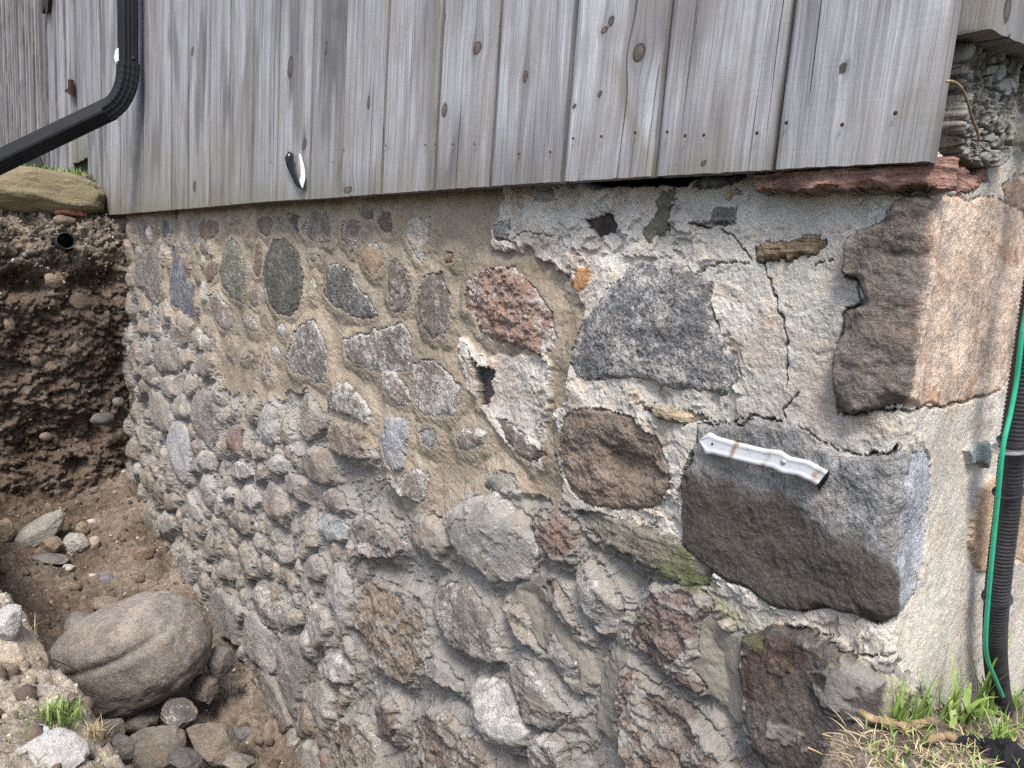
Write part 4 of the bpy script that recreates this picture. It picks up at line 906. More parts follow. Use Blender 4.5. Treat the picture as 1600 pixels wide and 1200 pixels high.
# ---- loose stones in the trench: name, pixel of the middle, pixel width & height, depth ratio, seed...
def loose(px, py, wpx, hpx, label, tint=(.21, .185, .155), seed=1, rot=(0, 0, 0), deep=1., sink=.35, mk=(.1, 0, .05, .0), facets=7, bd=0., rough=.09, name='loose_stone', n=5, d=None, cat='stone', fl=.6):
    g = gpt(px, py + hpx * .3) if d is None else at(px, py, d)
    dd = depth(g); wm = wpx * dd / F_PX; hm_ = hpx * dd / F_PX
    c = at(px, py, dd)
    tint = tuple(np.array(tint) * (1.0 if py < 1200 and px > 150 else 1))
    return rock(name, c, (wm * 1.08, wm * .8 * deep, hm_ * 1.08), (rot[0], rot[1], 40 + rot[2]), seed, tint, mk, bd, label, cat, None, None, facets=facets, rough=rough, n=n, fl=fl)
loose(62, 828, 80, 40, "flat grey slab of stone tilted at the foot of the earth bank", (.27, .26, .235), 3, (32, -32, 0), 1.1, facets=7, fl=.5)
loose(2, 830, 34, 46, "rounded tan stone at the left edge below the earth bank", (.34, .28, .2), 4, mk=(.05, 0, 0, 0))
loose(82, 854, 36, 30, "brown round stone half under the tilted grey slab", (.24, .19, .15), 5)
loose(80, 871, 55, 12, "thin flat dark slate below the round brown stone", (.17, .16, .16), 6, (0, 5, 0), facets=6, fl=.5)
loose(117, 848, 40, 28, "pale chalky chunk of rubble right of the tilted slab", (.4, .38, .35), 7, mk=(.35, 0, 0, 0), facets=7)
loose(147, 849, 18, 22, "small cream wedge stone beside the chalky chunk", (.4, .34, .26), 8, (0, 30, 0))
loose(128, 828, 20, 24, "small brown cobble above the chalky chunk", (.22, .18, .14), 9)
loose(143, 816, 14, 12, "tiny white pebble on the rubble under the bank", (.5, .48, .44), 10, n=3)
loose(108, 887, 22, 12, "small flat white stone on the trench soil below the slate", (.42, .4, .36), 11, n=3)
loose(223, 870, 30, 34, "squarish rust brown stone beside the wall foot", (.2, .145, .11), 12, (10, 20, 10), facets=8, fl=.6)
loose(172, 902, 36, 12, "thin purple grey slate flake on the trench soil", (.15, .145, .165), 13, (0, 8, 0), facets=6, fl=.5)
loose(165, 944, 40, 24, "soil covered lump just above the boulder", (.21, .185, .155), 14, mk=(0, 0, 0, .3))
loose(130, 975, 70, 32, "dusty grey stone peeping out behind the boulder", (.2, .185, .165), 15, d=2.75)
loose(170, 1142, 46, 42, "round dusty cobble in front of the boulder", (.2, .18, .155), 16, d=2.3, facets=3)
loose(224, 1118, 74, 40, "dark angular slab wedged under the boulder", (.13, .12, .11), 17, (10, -18, 0), d=2.5, facets=7, fl=.6)
loose(281, 1118, 56, 46, "dark broken stone with a white streak below the boulder", (.15, .14, .13), 18, (0, 25, 0), d=2.45, facets=8, fl=.6, mk=(.3, 0, 0, .1))
loose(245, 1168, 88, 60, "large dusty rounded stone at the bottom of the trench", (.2, .175, .15), 19, (0, -10, 0), d=2.28, facets=4, n=5)
loose(196, 1168, 50, 40, "grey cobble leaning on the large dusty stone", (.21, .19, .17), 20, (0, 20, 0), d=2.25, facets=5)
loose(289, 1187, 52, 26, "small smooth dark lens shaped pebble in the foreground rubble", (.12, .12, .115), 21, (0, 14, 0), d=2.2, facets=2, rough=.03)
loose(338, 1165, 76, 58, "lumpy brown stone between the pebble and the wall foot", (.2, .17, .14), 22, (0, 10, 0), d=2.32, facets=5, n=5)
loose(312, 1148, 40, 30, "earthy chunk behind the lumpy brown stone", (.19, .16, .13), 23, d=2.4, facets=6)
loose(372, 1150, 42, 18, "flat grey shard against the wall foot", (.17, .165, .16), 24, (0, -16, 0), d=2.42, facets=6, fl=.5)
loose(347, 1035, 44, 50, "dark stone under the wall beside the boulder", (.14, .13, .12), 25, d=2.62, facets=5)
loose(322, 1078, 50, 44, "muddy block behind the boulder's lower end", (.17, .15, .13), 26, d=2.6, facets=5)
loose(372, 1192, 60, 26, "half buried stone at the bottom edge by the wall", (.22, .2, .17), 27, d=2.2, facets=5)
loose(172, 1183, 30, 30, "small grey stone by the yellow grass of the near bank", (.22, .21, .19), 28, d=2.15)
# near bank, sunlit
loose(12, 1028, 108, 120, "large cream boulder on the near bank", (.42, .36, .28), 31, d=1.75, facets=4, n=5, mk=(.1, 0, .15, -.2), name='bank_boulder', cat='boulder')
loose(12, 972, 56, 50, "white crusted rock on top of the cream boulder", (.5, .48, .46), 32, d=1.72, facets=7, fl=.6, mk=(.3, 0, .1, -.2))
loose(80, 1182, 110, 66, "big white broken rock in the lower left corner", (.5, .49, .47), 33, (0, 12, 0), d=1.38, facets=8, fl=.6, n=5, mk=(.25, 0, .1, -.2))
loose(62, 1146, 34, 20, "small bright white chip above the big white rock", (.58, .58, .57), 34, (0, 22, 0), d=1.42, facets=7, fl=.6, n=3)
loose(40, 1156, 30, 22, "tan gravel stone beside the white chip", (.38, .32, .26), 35, d=1.42, n=3)
loose(14, 1168, 40, 26, "pale grey gravel stone at the left edge", (.42, .4, .38), 36, d=1.4, facets=6)
loose(114, 1162, 36, 18, "flat grey chip behind the big white rock", (.38, .36, .34), 37, (0, 10, 0), d=1.42, n=3, facets=6)
# in and on the end bank
def bankstone(px, py, wpx, hpx, label, tint, seed, x=-4.47, **kw):
    c = on(px, py, 0, x); dd = depth(c); tint = tuple(np.array(tint) * .7)
    return rock('bank_stone', c, (.8 * wpx * dd / F_PX, wpx * 1.15 * dd / F_PX, hpx * 1.08 * dd / F_PX), (0, kw.pop('ry', 0), 0), seed, tint, kw.pop('mk', (.05, 0, 0, .15)), 0., label, 'stone', None, None, **kw)
bankstone(2, 382, 14, 26, "tan stone sticking out of the bank at the left edge, level with the pipe hole", (.36, .29, .2), 41)
bankstone(13, 505, 18, 22, "rounded pale cobble stuck in the dark bank", (.3, .25, .19), 42)
bankstone(146, 536, 26, 15, "smooth tan cobble embedded in the dark bank near the wall", (.32, .26, .19), 43)
bankstone(60, 562, 24, 24, "muddy cobble embedded in the middle of the bank", (.2, .16, .12), 44)
bankstone(75, 547, 18, 9, "thin pale stone above the muddy cobble in the bank", (.33, .27, .2), 45, n=3)
bankstone(85, 436, 28, 26, "cream broken stone in the gravelly upper bank", (.36, .29, .2), 46, facets=8)
bankstone(130, 470, 34, 28, "soil coated stone in the overhang of the bank", (.17, .135, .1), 47, facets=7)
bankstone(72, 682, 16, 13, "small dull tan stone low in the dark bank", (.26, .2, .15), 48, n=3)
bankstone(185, 628, 16, 14, "grey stone where the bank meets the wall", (.24, .23, .2), 49, x=-4.4, n=3)
bankstone(160, 655, 30, 18, "dark grey slab sticking from the bank by the wall", (.13, .13, .125), 50, x=-4.3, facets=7)
bankstone(100, 345, 26, 18, "earthy lump just below the brick", (.24, .19, .15), 57, x=-4.5, facets=6)
o = rock('mossy_boulder', on(62, 303, 0, -4.68), (.42, .68, .275), (0, -3, 4), 51, (.27, .22, .155), (.05, .50, .05, -.05), .1, "long mossy tan boulder resting on top of the earth bank", 'boulder', n=6, facets=7, rough=.05, sq=.72, fl=.82)
o = obj('brick', *(lambda a: (a[0], a[1]))(rock_shape((.08, .17, .04), 52, 4, .05, 4, .35, .95)), BRICK); o.location = on(108, 331, 0, -4.53); o.rotation_euler = (0, R(6), R(8))
tag(o, "broken red brick at the edge of the bank below the mossy boulder", "brick", None, 'thing')
# ---- drain mouth in the bank
c = on(103, 376, 0, -4.33); P = [c + np.array([t, 0, t * .1]) for t in (.0, -.05, -.2, -.45)]
o = sweep('drain_pipe', P, circ(.042, 28), BLACK_PLASTIC, None, (0, 0, 1), None, False)
md = o.modifiers.new('shell', 'SOLIDIFY'); md.thickness = .004
tag(o, "open end of a round black drain pipe poking out of the earth bank", "pipe", None, 'thing')
# ---- rectangular ribbed downspout
def rib(wx_, wy_):
    p = []
    n = 7
    for i in range(n * 4):                                   # ribbed broad face
        t = i / (n * 4 - 1) * 2 - 1; p.append((t * (wx_ - .006), -wy_ - .0016 * math.cos(i / 4 * 2 * math.pi)))
    p += [(wx_, -wy_ + .008)]
    for i in range(9): p.append((wx_ + .0012 * math.cos(i / 3 * 2 * math.pi), -wy_ + .012 + (2 * wy_ - .024) * i / 8))
    p += [(wx_, wy_ - .008), (wx_ - .008, wy_), (-wx_ + .008, wy_), (-wx_, wy_ - .008), (-wx_, -wy_ + .008)]
    return p
top_ = on(199, -60, 1, -.125); XP = on(200, 60, 1, -.125)[0]
zt = on(200, 105, 1, -.125)[2]; zb_ = on(199, 158, 1, -.125)[2]
spout = thing('downspout', (XP, -.125, zb_), "dark ribbed rectangular downspout running down the boards with a long slanting outlet", "downspout")
def sub(o): o.matrix_parent_inverse = spout.matrix_world.inverted(); return o
bpy.context.view_layer.update(); spout_inv = Matrix.Translation(Vector((-XP, .125, -zb_)))
ps = rib(.052, .036)
elb = np.array([XP, -.125, zb_]); end = at(-40, 272, depth(elb) * .97); d1 = end - elb
def par(o): o.parent = spout; o.matrix_parent_inverse = spout_inv; return o
upn = (0, 1, 0)
par(sweep('pipe', [(XP, -.125, 5.2), (XP, -.125, 4), (XP, -.125, zt)], ps, BLACK_PAINT, None, upn, None, True, False))
arc = []; d1n = d1 / np.linalg.norm(d1)
A = np.array([XP, -.125, zt + .012]); Bm = elb + np.array([0, 0, 0.]); Cc = Bm + d1n * .12
for t in np.linspace(0, 1, 22): arc.append((1 - t) ** 2 * A + 2 * t * (1 - t) * Bm + t * t * Cc)
par(sweep('elbow', arc, rib(.057, .041), BLACK_PAINT, None, upn, [1 + (.012 if i % 2 else -.006) for i in range(22)], True, False))
par(sweep('outlet', [Cc - d1n * .03, Cc + d1n * .4, end], ps, BLACK_PAINT, None, upn, None, True, False))
q = at(181, 88, depth(elb)); e_ = .028
par(obj('bracket_tab', [q + np.array(v) for v in ((0, -.002, .03), (-.035, -.002, 0), (0, -.002, -.03), (.05, -.002, -.03), (.05, -.002, .03), (0, .004, .03), (-.035, .004, 0), (0, .004, -.03), (.05, .004, -.03), (.05, .004, .03))],
    [(0, 1, 2, 3, 4), (9, 8, 7, 6, 5), (0, 5, 6, 1), (1, 6, 7, 2), (2, 7, 8, 3), (3, 8, 9, 4), (4, 9, 5, 0)], WHITE, None, None, False))
scw = on(209, 92, 1, -.18); V, Fc = ico(2); par(obj('screw', V * .011 + scw, Fc, BLACK_PAINT))
# second pipe lying on the grass
a0 = at(66, 254, 4.75); a1 = at(-30, 262, 4.6)
o = sweep('drain_extension', [a0, a0 * .5 + a1 * .5, a1], [(x * .9, y * .7) for x, y in rib(.062, .05)], BLACK_PLASTIC, None, (0, 0, 1), None, False, False)
md = o.modifiers.new('shell', 'SOLIDIFY'); md.thickness = .005
tag(o, "short black drain extension lying in the grass under the downspout outlet", "pipe", None, 'thing')
# rusty fittings on the far wall
def plate(name, pts, yy, th, mat, parent=None):
    P = [on(px, py, 1, yy) for px, py in pts]; n = len(P); Q_ = [p + np.array([0, th, 0]) for p in P]
    return obj(name, P + Q_, [tuple(range(n)), tuple(range(2 * n - 1, n - 1, -1))] + [(i, i + n, (i + 1) % n + n, (i + 1) % n) for i in range(n)], mat, parent, None, False)
tag(plate('rusty_bracket', [(106, 124), (110.5, 124), (111, 149), (107, 148), (106.5, 145), (101, 144), (101, 141), (106, 137)], YF - .03, .02, RUST), "small rusty iron bracket on the pale far boards", "bracket", None, 'thing')
tag(plate('rusty_iron_strip', [(65, -6), (76, -6), (74, 18), (71, 20), (70, 8), (66, 21), (64, 18)], YF - .03, .02, RUST), "rusty iron strip at the top of the dark far boards", "iron strip", None, 'thing')

# ---- bent sheet-metal straps
def strap(name, edgeA, edgeB, fn, mat, parent=None, prof=(0, .0025, .0, .0, -.0012, -.0012, 0, 0, .0025, 0), n=48, rust=()):
    """edges in photo pixels; fn turns a pixel into a point; prof is raised along the normal"""
    def samp(E, k):
        E = np.array(E, float); L = np.r_[0, np.cumsum(np.hypot(*np.diff(E, axis=0).T))]; t = np.linspace(0, L[-1], k); return np.stack([np.interp(t, L, E[:, 0]), np.interp(t, L, E[:, 1])], -1)
    a = samp(edgeA, n); b = samp(edgeB, n); m = len(prof); V = []; rs = []
    for i in range(n):
        for j in range(m):
            u = j / (m - 1); p = a[i] * (1 - u) + b[i] * u; V.append(fn(p[0], p[1], prof[j])); rs.append(max([math.exp(-((i / n - c_) / w_) ** 2) * a_ for c_, w_, a_ in rust] + [0]))
    o = obj(name, V, grid_faces(n, m), mat, parent, dict(rust=np.array(rs)))
    md = o.modifiers.new('sheet', 'SOLIDIFY'); md.thickness = .0016; md.offset = 0
    return o
def onblock(px, py, h): p = on(px, py, 1, -.026 - h); return p
c0 = onblock(1190, 715, 0)
br_ = thing('metal_strap', c0, "white rust stained metal strap with a pointed end fixed to the dark corner block", "metal strap")
bi = Matrix.Translation(Vector(-c0))
def parb(o): o.parent = br_; o.matrix_parent_inverse = bi; return o
fx = lambda v: (1050 + v[0] / 4, 600 + v[1] / 4)
eA = [fx(v) for v in ((172, 350), (240, 302), (290, 330), (420, 367), (580, 405), (680, 415), (740, 455), (860, 480), (975, 545))]
eB = [fx(v) for v in ((172, 352), (210, 445), (250, 440), (400, 480), (500, 505), (625, 530), (685, 562), (780, 575), (905, 635))]
parb(strap('strap_face', eA, eB, onblock, STRAP, None, (-.002, .0005, .0015, .0005, 0, 0, 0, 0, 0, .0005, .0015, .0005, -.002), 60, rust=((.30, .03, .75), (.55, .04, .6), (.93, .05, .6))))
pe = [onblock(*fx(v), 0) for v in ((975, 545), (905, 635))]; dn_ = np.array([.006, .05, -.012])
pe2 = [onblock(*fx((962, 640)), -.03), onblock(*fx((932, 692)), -.03)]
parb(obj('bent_tip', [pe[0], pe[1], pe2[1], pe2[0], pe[0] + np.array([.002, 0, 0]), pe[1] + np.array([.002, 0, 0]), pe2[1] + np.array([.002, 0, 0]), pe2[0] + np.array([.002, 0, 0])], [(0, 1, 2, 3), (7, 6, 5, 4), (0, 4, 5, 1), (1, 5, 6, 2), (2, 6, 7, 3), (3, 7, 4, 0)], BLACK_PAINT, None, None, False))
for v, r_ in (((695, 487), .0045), ((252, 375), .0022)):
    p = onblock(*fx(v), .001); V, Fc = ico(2); parb(obj('screw', V * np.array([r_, r_ * .5, r_]) + p, Fc, GALV if r_ > .003 else RUST))
gx_ = lambda v: (400 + v[0] / 4, v[1] / 4)
def onboard(px, py, h): return on(px, py, 1, YB - .012 - h)
c1 = onboard(465, 268, 0)
b2r = thing('metal_strap', c1, "black and white bent gutter strap hanging on the grey boards", "metal strap"); b2i = Matrix.Translation(Vector(-c1))
o = strap('black_arm', [gx_(v) for v in ((182, 985), (206, 943), (236, 965), (232, 1000), (250, 1080), (272, 1140), (292, 1182))], [gx_(v) for v in ((182, 987), (190, 1030), (198, 1050), (225, 1105), (240, 1140), (258, 1168), (288, 1184))], lambda a, b, h: onboard(a, b, h + .004), BLACK_PAINT, None, (0, .002, .003, .002, 0), 30); o.parent = b2r; o.matrix_parent_inverse = b2i
o = strap('white_arm', [gx_(v) for v in ((275, 960), (286, 990), (300, 1040), (308, 1100), (304, 1135), (292, 1180))], [gx_(v) for v in ((273, 965), (272, 1000), (276, 1060), (277, 1110), (268, 1145), (286, 1182))], lambda a, b, h: onboard(a, b, h + .002), WHITE, None, (0, .001, .002, .001, 0), 26); o.parent = b2r; o.matrix_parent_inverse = b2i
V, Fc = ico(2); p = onboard(*gx_((206, 972)), .008); o = obj('screw', V * np.array([.006, .003, .006]) + p, Fc, GALV); o.parent = b2r; o.matrix_parent_inverse = b2i

# ---- corrugated conduit with its green wire
XC = .075
cp = [on(px, py, 0, XC) for px, py in ((1645, 330), (1622, 440), (1602, 570), (1584, 690), (1573, 800), (1562, 890), (1556, 960), (1555, 1020), (1560, 1075), (1566, 1110))]
cp = [cp[0] + np.array([0, .03, .9])] + cp; path = smoothpath(cp, 560); rc = .0168
con = thing('conduit', cp[-1], "black corrugated conduit climbing the pale return wall", "conduit"); ci = Matrix.Translation(Vector(-cp[-1]))
def parc(o): o.parent = con; o.matrix_parent_inverse = ci; return o
lenp = np.r_[0, np.cumsum(np.linalg.norm(np.diff(path, axis=0), axis=1))]
parc(sweep('tube', path, circ(rc, 20), BLACK_PLASTIC, None, (1, 0, 0), 1 + .055 * np.clip(2.2 * np.sin(lenp / .0062 * 2 * math.pi), -1, 1)))
def hoop(py_, r_, wd, mat, nm, off=(0, 0, 0), tilt=.06):
    k = int(np.argmin(np.abs(project(path)[1] - py_))); c_ = path[k] + np.array(off); T = path[min(k + 3, len(path) - 1)] - path[k - 3]; T /= np.linalg.norm(T)
    a = np.cross(T, (0, 1, 0)); a /= np.linalg.norm(a); b = np.cross(T, a); lp = [c_ + a * r_ * math.cos(t) + b * r_ * math.sin(t) * 1.25 + T * tilt * r_ * math.cos(t) for t in np.linspace(0, 2 * math.pi, 40)]
    return parc(sweep(nm, lp, [(-wd, -.0008), (wd, -.0008), (wd, .0008), (-wd, .0008)], mat, None, tuple(T), None, True, False))
hoop(688, rc * 1.16, .0022, BLACK_PLASTIC, 'cable_tie'); hoop(768, rc * 1.14, .002, BLACK_PLASTIC, 'cable_tie', tilt=-.1); hoop(934, rc * 1.14, .0018, BLACK_PLASTIC, 'cable_tie')
k = int(np.argmin(np.abs(project(path)[1] - 699)))
hoop(699, rc * 1.2, .0075, GALV, 'pipe_clamp', tilt=-.12)
ea = on(1549, 695, 0, .02); Vt, Ft = rock_shape((.012, .026, .016), 3, 0, .0, 3, .6)
parc(obj('clamp_ear', Vt + ea, Ft, GALV)); 
V, Fc = ico(2); parc(obj('screw', V * .0042 + ea + np.array([.007, 0, 0]), Fc, RUST))
wp = [on(px, py, 0, XC + .024) for px, py in ((1640, 340), (1615, 430), (1598, 515), (1589, 590), (1579, 645), (1567, 700), (1558, 790), (1550, 870), (1543, 950), (1540, 1000), (1543, 1030), (1555, 1060), (1567, 1088))]
wp = [wp[0] + np.array([0, .03, .9])] + wp
tag(sweep('green_wire', smoothpath(wp, 140), circ(.003, 10), GREENW, None, (1, 0, 0)), "bright green wire tied along the black conduit", "wire", None, 'thing')
o_ = [c for c in bpy.data.objects if c.name.startswith('green_wire')][0]

# ---- weathered timber ends above the corner
def timber(cy, cz, hy, hz, xf, seed, label):
    nr_, nt = 70, 220; r_, t_ = np.meshgrid(np.linspace(0, 1, nr_), np.linspace(0, 2 * math.pi, nt + 1)[:-1], indexing='ij')
    e = .72; cxs = np.sign(np.cos(t_)) * np.abs(np.cos(t_)) ** e; szs = np.sign(np.sin(t_)) * np.abs(np.sin(t_)) ** e
    yy = r_ * cxs * hy; zz = r_ * szs * hz
    px_, pz_ = yy + .2 * hy, zz + .25 * hz; rad = np.hypot(px_, pz_); ang = np.arctan2(pz_, px_)
    f1, f2, rid = worley(rad * 52 + .5 * fbm(yy * 30, zz * 30, 3, .5, seed), ang * 3.6 + 9, seed, .9)
    gap_ = sstep(.03, .26, f2 - f1)
    dep = .012 * gap_ + .008 * rid - .016 * sstep(.085, .0, rad) + .006 * fbm(yy * 22, zz * 22, 4, .6, seed + 2) + .0022 * fbm(yy * 130, zz * 130, 3, .6, seed + 3)
    dep = dep - .03 * sstep(.92, 1., r_)
    ragged = 1 + .06 * fbm(np.cos(t_) * 5 + seed, np.sin(t_) * 5, 4, .6, seed + 5) * r_
    V = np.stack([xf + dep, cy + yy * ragged, cz + zz * ragged], -1)
    back = V[-1:].copy(); rings = []
    for x in (-.05, -.25, -.6):
        b_ = back.copy(); b_[..., 0] = x; rings.append(b_)
    V = np.concatenate([V] + rings, 0); nr2 = V.shape[0]; i = np.arange(nr2 * nt).reshape(nr2, nt); j = np.roll(i, -1, 1)
    Fq = np.stack([i[:-1], j[:-1], j[1:], i[1:]], -1).reshape(-1, 4)
    tone = np.concatenate([(.55 + .7 * rid) * (.2 + .8 * gap_), np.full((3, nt), .5)], 0)
    g = np.stack([V[..., 1] * 1, V[..., 0], V[..., 2]], -1) + seed
    o = obj('timber_end', V.reshape(-1, 3), Fq, WOOD, None, dict(grain=g.reshape(-1, 3), wd=np.stack([0 * tone, np.full(tone.shape, .62), tone * .85, np.clip(.85 - tone, 0, .85)], -1).reshape(-1, 4)))
    return tag(o, label, "timber", None, 'thing')
def rc_(px, py, x=.0): return on(px, py, 0, x)
ua, ub = rc_(1480, 62), rc_(1576, 165); la, lb = rc_(1463, 165), rc_(1568, 262)
timber((ua[1] + ub[1]) / 2 + .012, 2.058, .105, .056, -.005, 3, "upper rotted timber end with cracked radial grain beside the siding")
timber((la[1] + lb[1]) / 2 + .010, 1.985, .100, .046, .0, 8, "lower rotted timber end resting on the red stone")
o = obj('void_block', *(lambda a: (a[0], a[1]))(rock_shape((.5, .24, .24), 71, 3, .03, 4, .3, .95)), DARK); o.location = (-.30, .12, 2.30)  # added block, its dark colour stands in for the shaded void
tag(o, "dark block added as the shade of the gap at the top of the corner", "timber", None, 'thing')
# post of the return wall, ends in a sawn underside
x0_, x1_ = .0, .042
ypa = rc_(1546, 46, x1_)[1]
pz0 = rc_(1546, 46, x1_)[2]; pz1 = rc_(1596, 76, x1_)[2]
yb2 = ypa + .30
V, E_ = [], None
nu, nv = 26, 60; pts = []
U_ = np.r_[np.linspace(0, .06, 8), np.linspace(.065, .36, 30)]          # unrolled round the corner: left face then front face
Wv = np.r_[np.linspace(0, .5, 60), np.linspace(.6, 3., 12)]
UU, WW = np.meshgrid(U_, Wv)
fx_ = np.where(UU < .06, x1_ - .06 + UU, x1_); fy_ = np.where(UU < .06, ypa, ypa + UU - .06)
zb0 = pz0 + (pz1 - pz0) * np.clip((fy_ - ypa) / .06, 0, 5) * 1.0 + .003 * n2(UU * 22, 0 * UU, 4) + .012 * np.clip(.06 - UU, 0, 1) / .06
hh_ = .0015 * fbm(UU * 60, WW * 4, 3, .5, 91)
VV = np.stack([fx_ + np.where(UU < .06, 0, hh_), fy_ - np.where(UU < .06, hh_, 0), zb0 + WW], -1)
bt = VV[:1].copy(); bt[..., 0] = np.minimum(bt[..., 0], x1_ - .06 + 0 * bt[..., 0]); bt[..., 1] = np.maximum(bt[..., 1], ypa + .002)
VV = np.concatenate([bt, VV], 0); GG = np.stack([np.concatenate([UU[:1], UU], 0) + 7, 0 * VV[..., 0], VV[..., 2]], -1)
knp = np.concatenate([UU[:1], UU], 0); kq = np.exp(-(((knp - .105) / .009) ** 2 + ((VV[..., 2] - (pz0 + .035)) / .014) ** 2)) + np.exp(-(((knp - .125) / .007) ** 2 + ((VV[..., 2] - (pz0 - .003)) / .012) ** 2))
o = obj('weathered_post', VV.reshape(-1, 3), grid_faces(*VV.shape[:2]), WOOD, None, dict(grain=GG.reshape(-1, 3), wd=np.stack([np.clip(kq, 0, 1), np.full(knp.shape, .25), np.full(knp.shape, .72), .0 * knp], -1).reshape(-1, 4)))
o.data.set_sharp_from_angle(angle=R(40))
tag(o, "weathered grey post with a sawn lower end at the top right", "post", None, 'thing')
# bent twig hanging over the timber ends
tw = smoothpath([rc_(px, py, .04) for px, py in ((1478, 127), (1490, 128), (1502, 138), (1512, 160), (1519, 185), (1527, 205), (1530, 220))], 40)
tag(sweep('twig', tw, circ(.0016, 8), ROOT, None, (1, 0, 0)), "thin bent brown twig hanging over the rotted timber ends", "twig", None, 'thing')

# ------------------------------------------------------------------ grass, roots, gravel
def blades(name, specs, mat, **tg):
    """specs: base point, length, lean direction angle, bend, width, shade"""
    V, Fc, lf = [], [], []
    for (b, ln, az, bend, wd, sh) in specs:
        n = 6; d = np.array([math.cos(az), math.sin(az), 0]); sd = np.array([-math.sin(az), math.cos(az), 0]); i0 = len(V)
        for k in range(n):
            t = k / (n - 1); a = bend * t if bend < 1.45 else bend * (.8 + .2 * t); p = np.array(b) + ln * (d * (math.sin(a) * t * .9) + np.array([0, 0, 1]) * t * (math.cos(a * .9)))
            ww = wd * (1 - t ** 1.8) * (.55 + .45 * min(1, t * 5)) + 1e-5
            V += [p - sd * ww, p + d * ww * .25, p + sd * ww]; lf += [sh + .25 * t] * 3
        for k in range(n - 1):
            a = i0 + 3 * k; Fc += [(a, a + 1, a + 4, a + 3), (a + 1, a + 2, a + 5, a + 4)]
    o = obj(name, V, np.array(Fc), mat, None, dict(lf=np.clip(lf, 0, 1)))
    return tag(o, **tg)
rg = random.Random(4)
def tuft(px, py, n, hpx, label, spread=14, dry=False, fn=mpt, wd=.0026, bmax=1.1):
    sp = []
    for _ in range(n):
        p = fn(px + rg.gauss(0, spread), py + rg.gauss(0, spread * .35)); L_ = hpx * 1.15 * depth(p) / F_PX * rg.uniform(.4, 1.1)
        sp.append((p - np.array([0, 0, .006]), L_, rg.uniform(0, 6.28), rg.uniform(.1, bmax), wd * rg.uniform(.6, 1.2), rg.uniform(0, .7)))
    return blades('grass_tuft', sp, DRYG if dry else LEAF, label=label, cat='grass tuft', kind='thing')
tuft(1408, 1085, 12, 95, "slim tall grass blades against the greenish corner stone", 9, bmax=.5)
tuft(1390, 1110, 18, 40, "low leafy weed at the foot of the corner", 14, wd=.005, bmax=1.4)
tuft(1482, 1070, 13, 115, "tall green tuft in front of the return wall", 14, wd=.003, bmax=.7)
tuft(1502, 1120, 20, 62, "broad leaved tuft in the middle of the corner patch", 18, wd=.0055, bmax=1.3)
tuft(1535, 1062, 13, 130, "long grass clump at the foot of the conduit", 10, wd=.003, bmax=.9)
tuft(1445, 1085, 12, 85, "medium green tuft between the bulbs and the return wall", 14, wd=.003, bmax=.8)
tuft(1588, 1070, 18, 60, "sparse blades right of the conduit", 5, wd=.003, bmax=1.2)
tuft(1340, 1110, 14, 30, "dry wispy tuft at the edge of the drop", 10, True, wd=.0012)
tuft(1562, 1160, 36, 60, "mixed dry and green tuft near the black cloth", 12, wd=.0025, bmax=1.4)
def near_pt(px, py): return gpt(px, py, .02)
tuft(100, 1118, 90, 34, "bright green tuft on the rim of the near bank", 17, fn=near_pt, wd=.0022)
tuft(150, 1150, 50, 36, "yellowish tuft at the lower rim of the near bank", 7, True, near_pt, .0016)
tuft(58, 985, 16, 30, "few dry stalks sprouting above the cream boulder", 10, True, near_pt, .0012)
# litter of straw and short grass
sp = []
for _ in range(520):
    px, py = rg.uniform(1310, 1640), rg.triangular(1100, 1230, 1200); p = mpt(px, py)
    if p[0] < .0: continue
    sp.append((p + np.array([0, 0, .002]), rg.uniform(.012, .045), rg.uniform(0, 6.28), rg.uniform(1.5, 1.72), rg.uniform(.0004, .0009), rg.uniform(0, 1)))
blades('dry_grass', sp, DRYG, kind='stuff', label="straw litter covering the soil at the corner")
sp = []
for _ in range(240):
    px, py = rg.uniform(1350, 1640), rg.uniform(1075, 1230); p = mpt(px, py)
    if p[0] < -.05: continue
    sp.append((p, rg.uniform(.012, .035), rg.uniform(0, 6.28), rg.uniform(.3, 1.3), rg.uniform(.0008, .0018), rg.uniform(0, .8)))
for _ in range(260):
    px, py = rg.gauss(80, 50), rg.gauss(1130, 30); p = gpt(px, py)
    if p[1] < -.6: sp.append((p, rg.uniform(.01, .03), rg.uniform(0, 6.28), rg.uniform(.3, 1.2), rg.uniform(.0006, .0014), rg.uniform(0, .9)))
blades('ground_grass', sp, LEAF, kind='stuff', label="short green grass on the soil")
sp = []
for _ in range(5200):
    y = rg.uniform(-1.3, .02); x = -4.98 - abs(rg.gauss(0, .5)) if rg.random() < .75 else rg.uniform(-9, -5); z = np.interp(-x, [4.85, 4.98, 5.3, 6.2, 9, 13.5], [1.96, 2.10, 2.15, 2.2, 2.35, 2.6])
    sp.append(((x, y, z - .01), rg.uniform(.04, .11), rg.uniform(0, 6.28), rg.uniform(.2, 1.3), rg.uniform(.003, .006), rg.uniform(0, .8)))
blades('bank_grass', sp, LEAF, kind='stuff', label="short grass on top of the earth bank")
def root(pts, r_, label, fn=mpt, lift=.008):
    P = smoothpath([fn(*p) + np.array([0, 0, lift]) for p in pts], 40)
    sc_ = 1 + .25 * np.array([n2(np.array([i * .2]), np.array([r_ * 999]), 3)[0] for i in range(40)]); sc_[-3:] *= (.9, .7, .4)
    return tag(sweep('root', P, circ(r_, 10), ROOT, None, (0, 0, 1), sc_), label, "root", None, 'thing')
root([(1342, 1121), (1360, 1131), (1385, 1136), (1405, 1133), (1425, 1139), (1440, 1130), (1454, 1122)], .0052, "knobbly brown root lying across the corner patch")
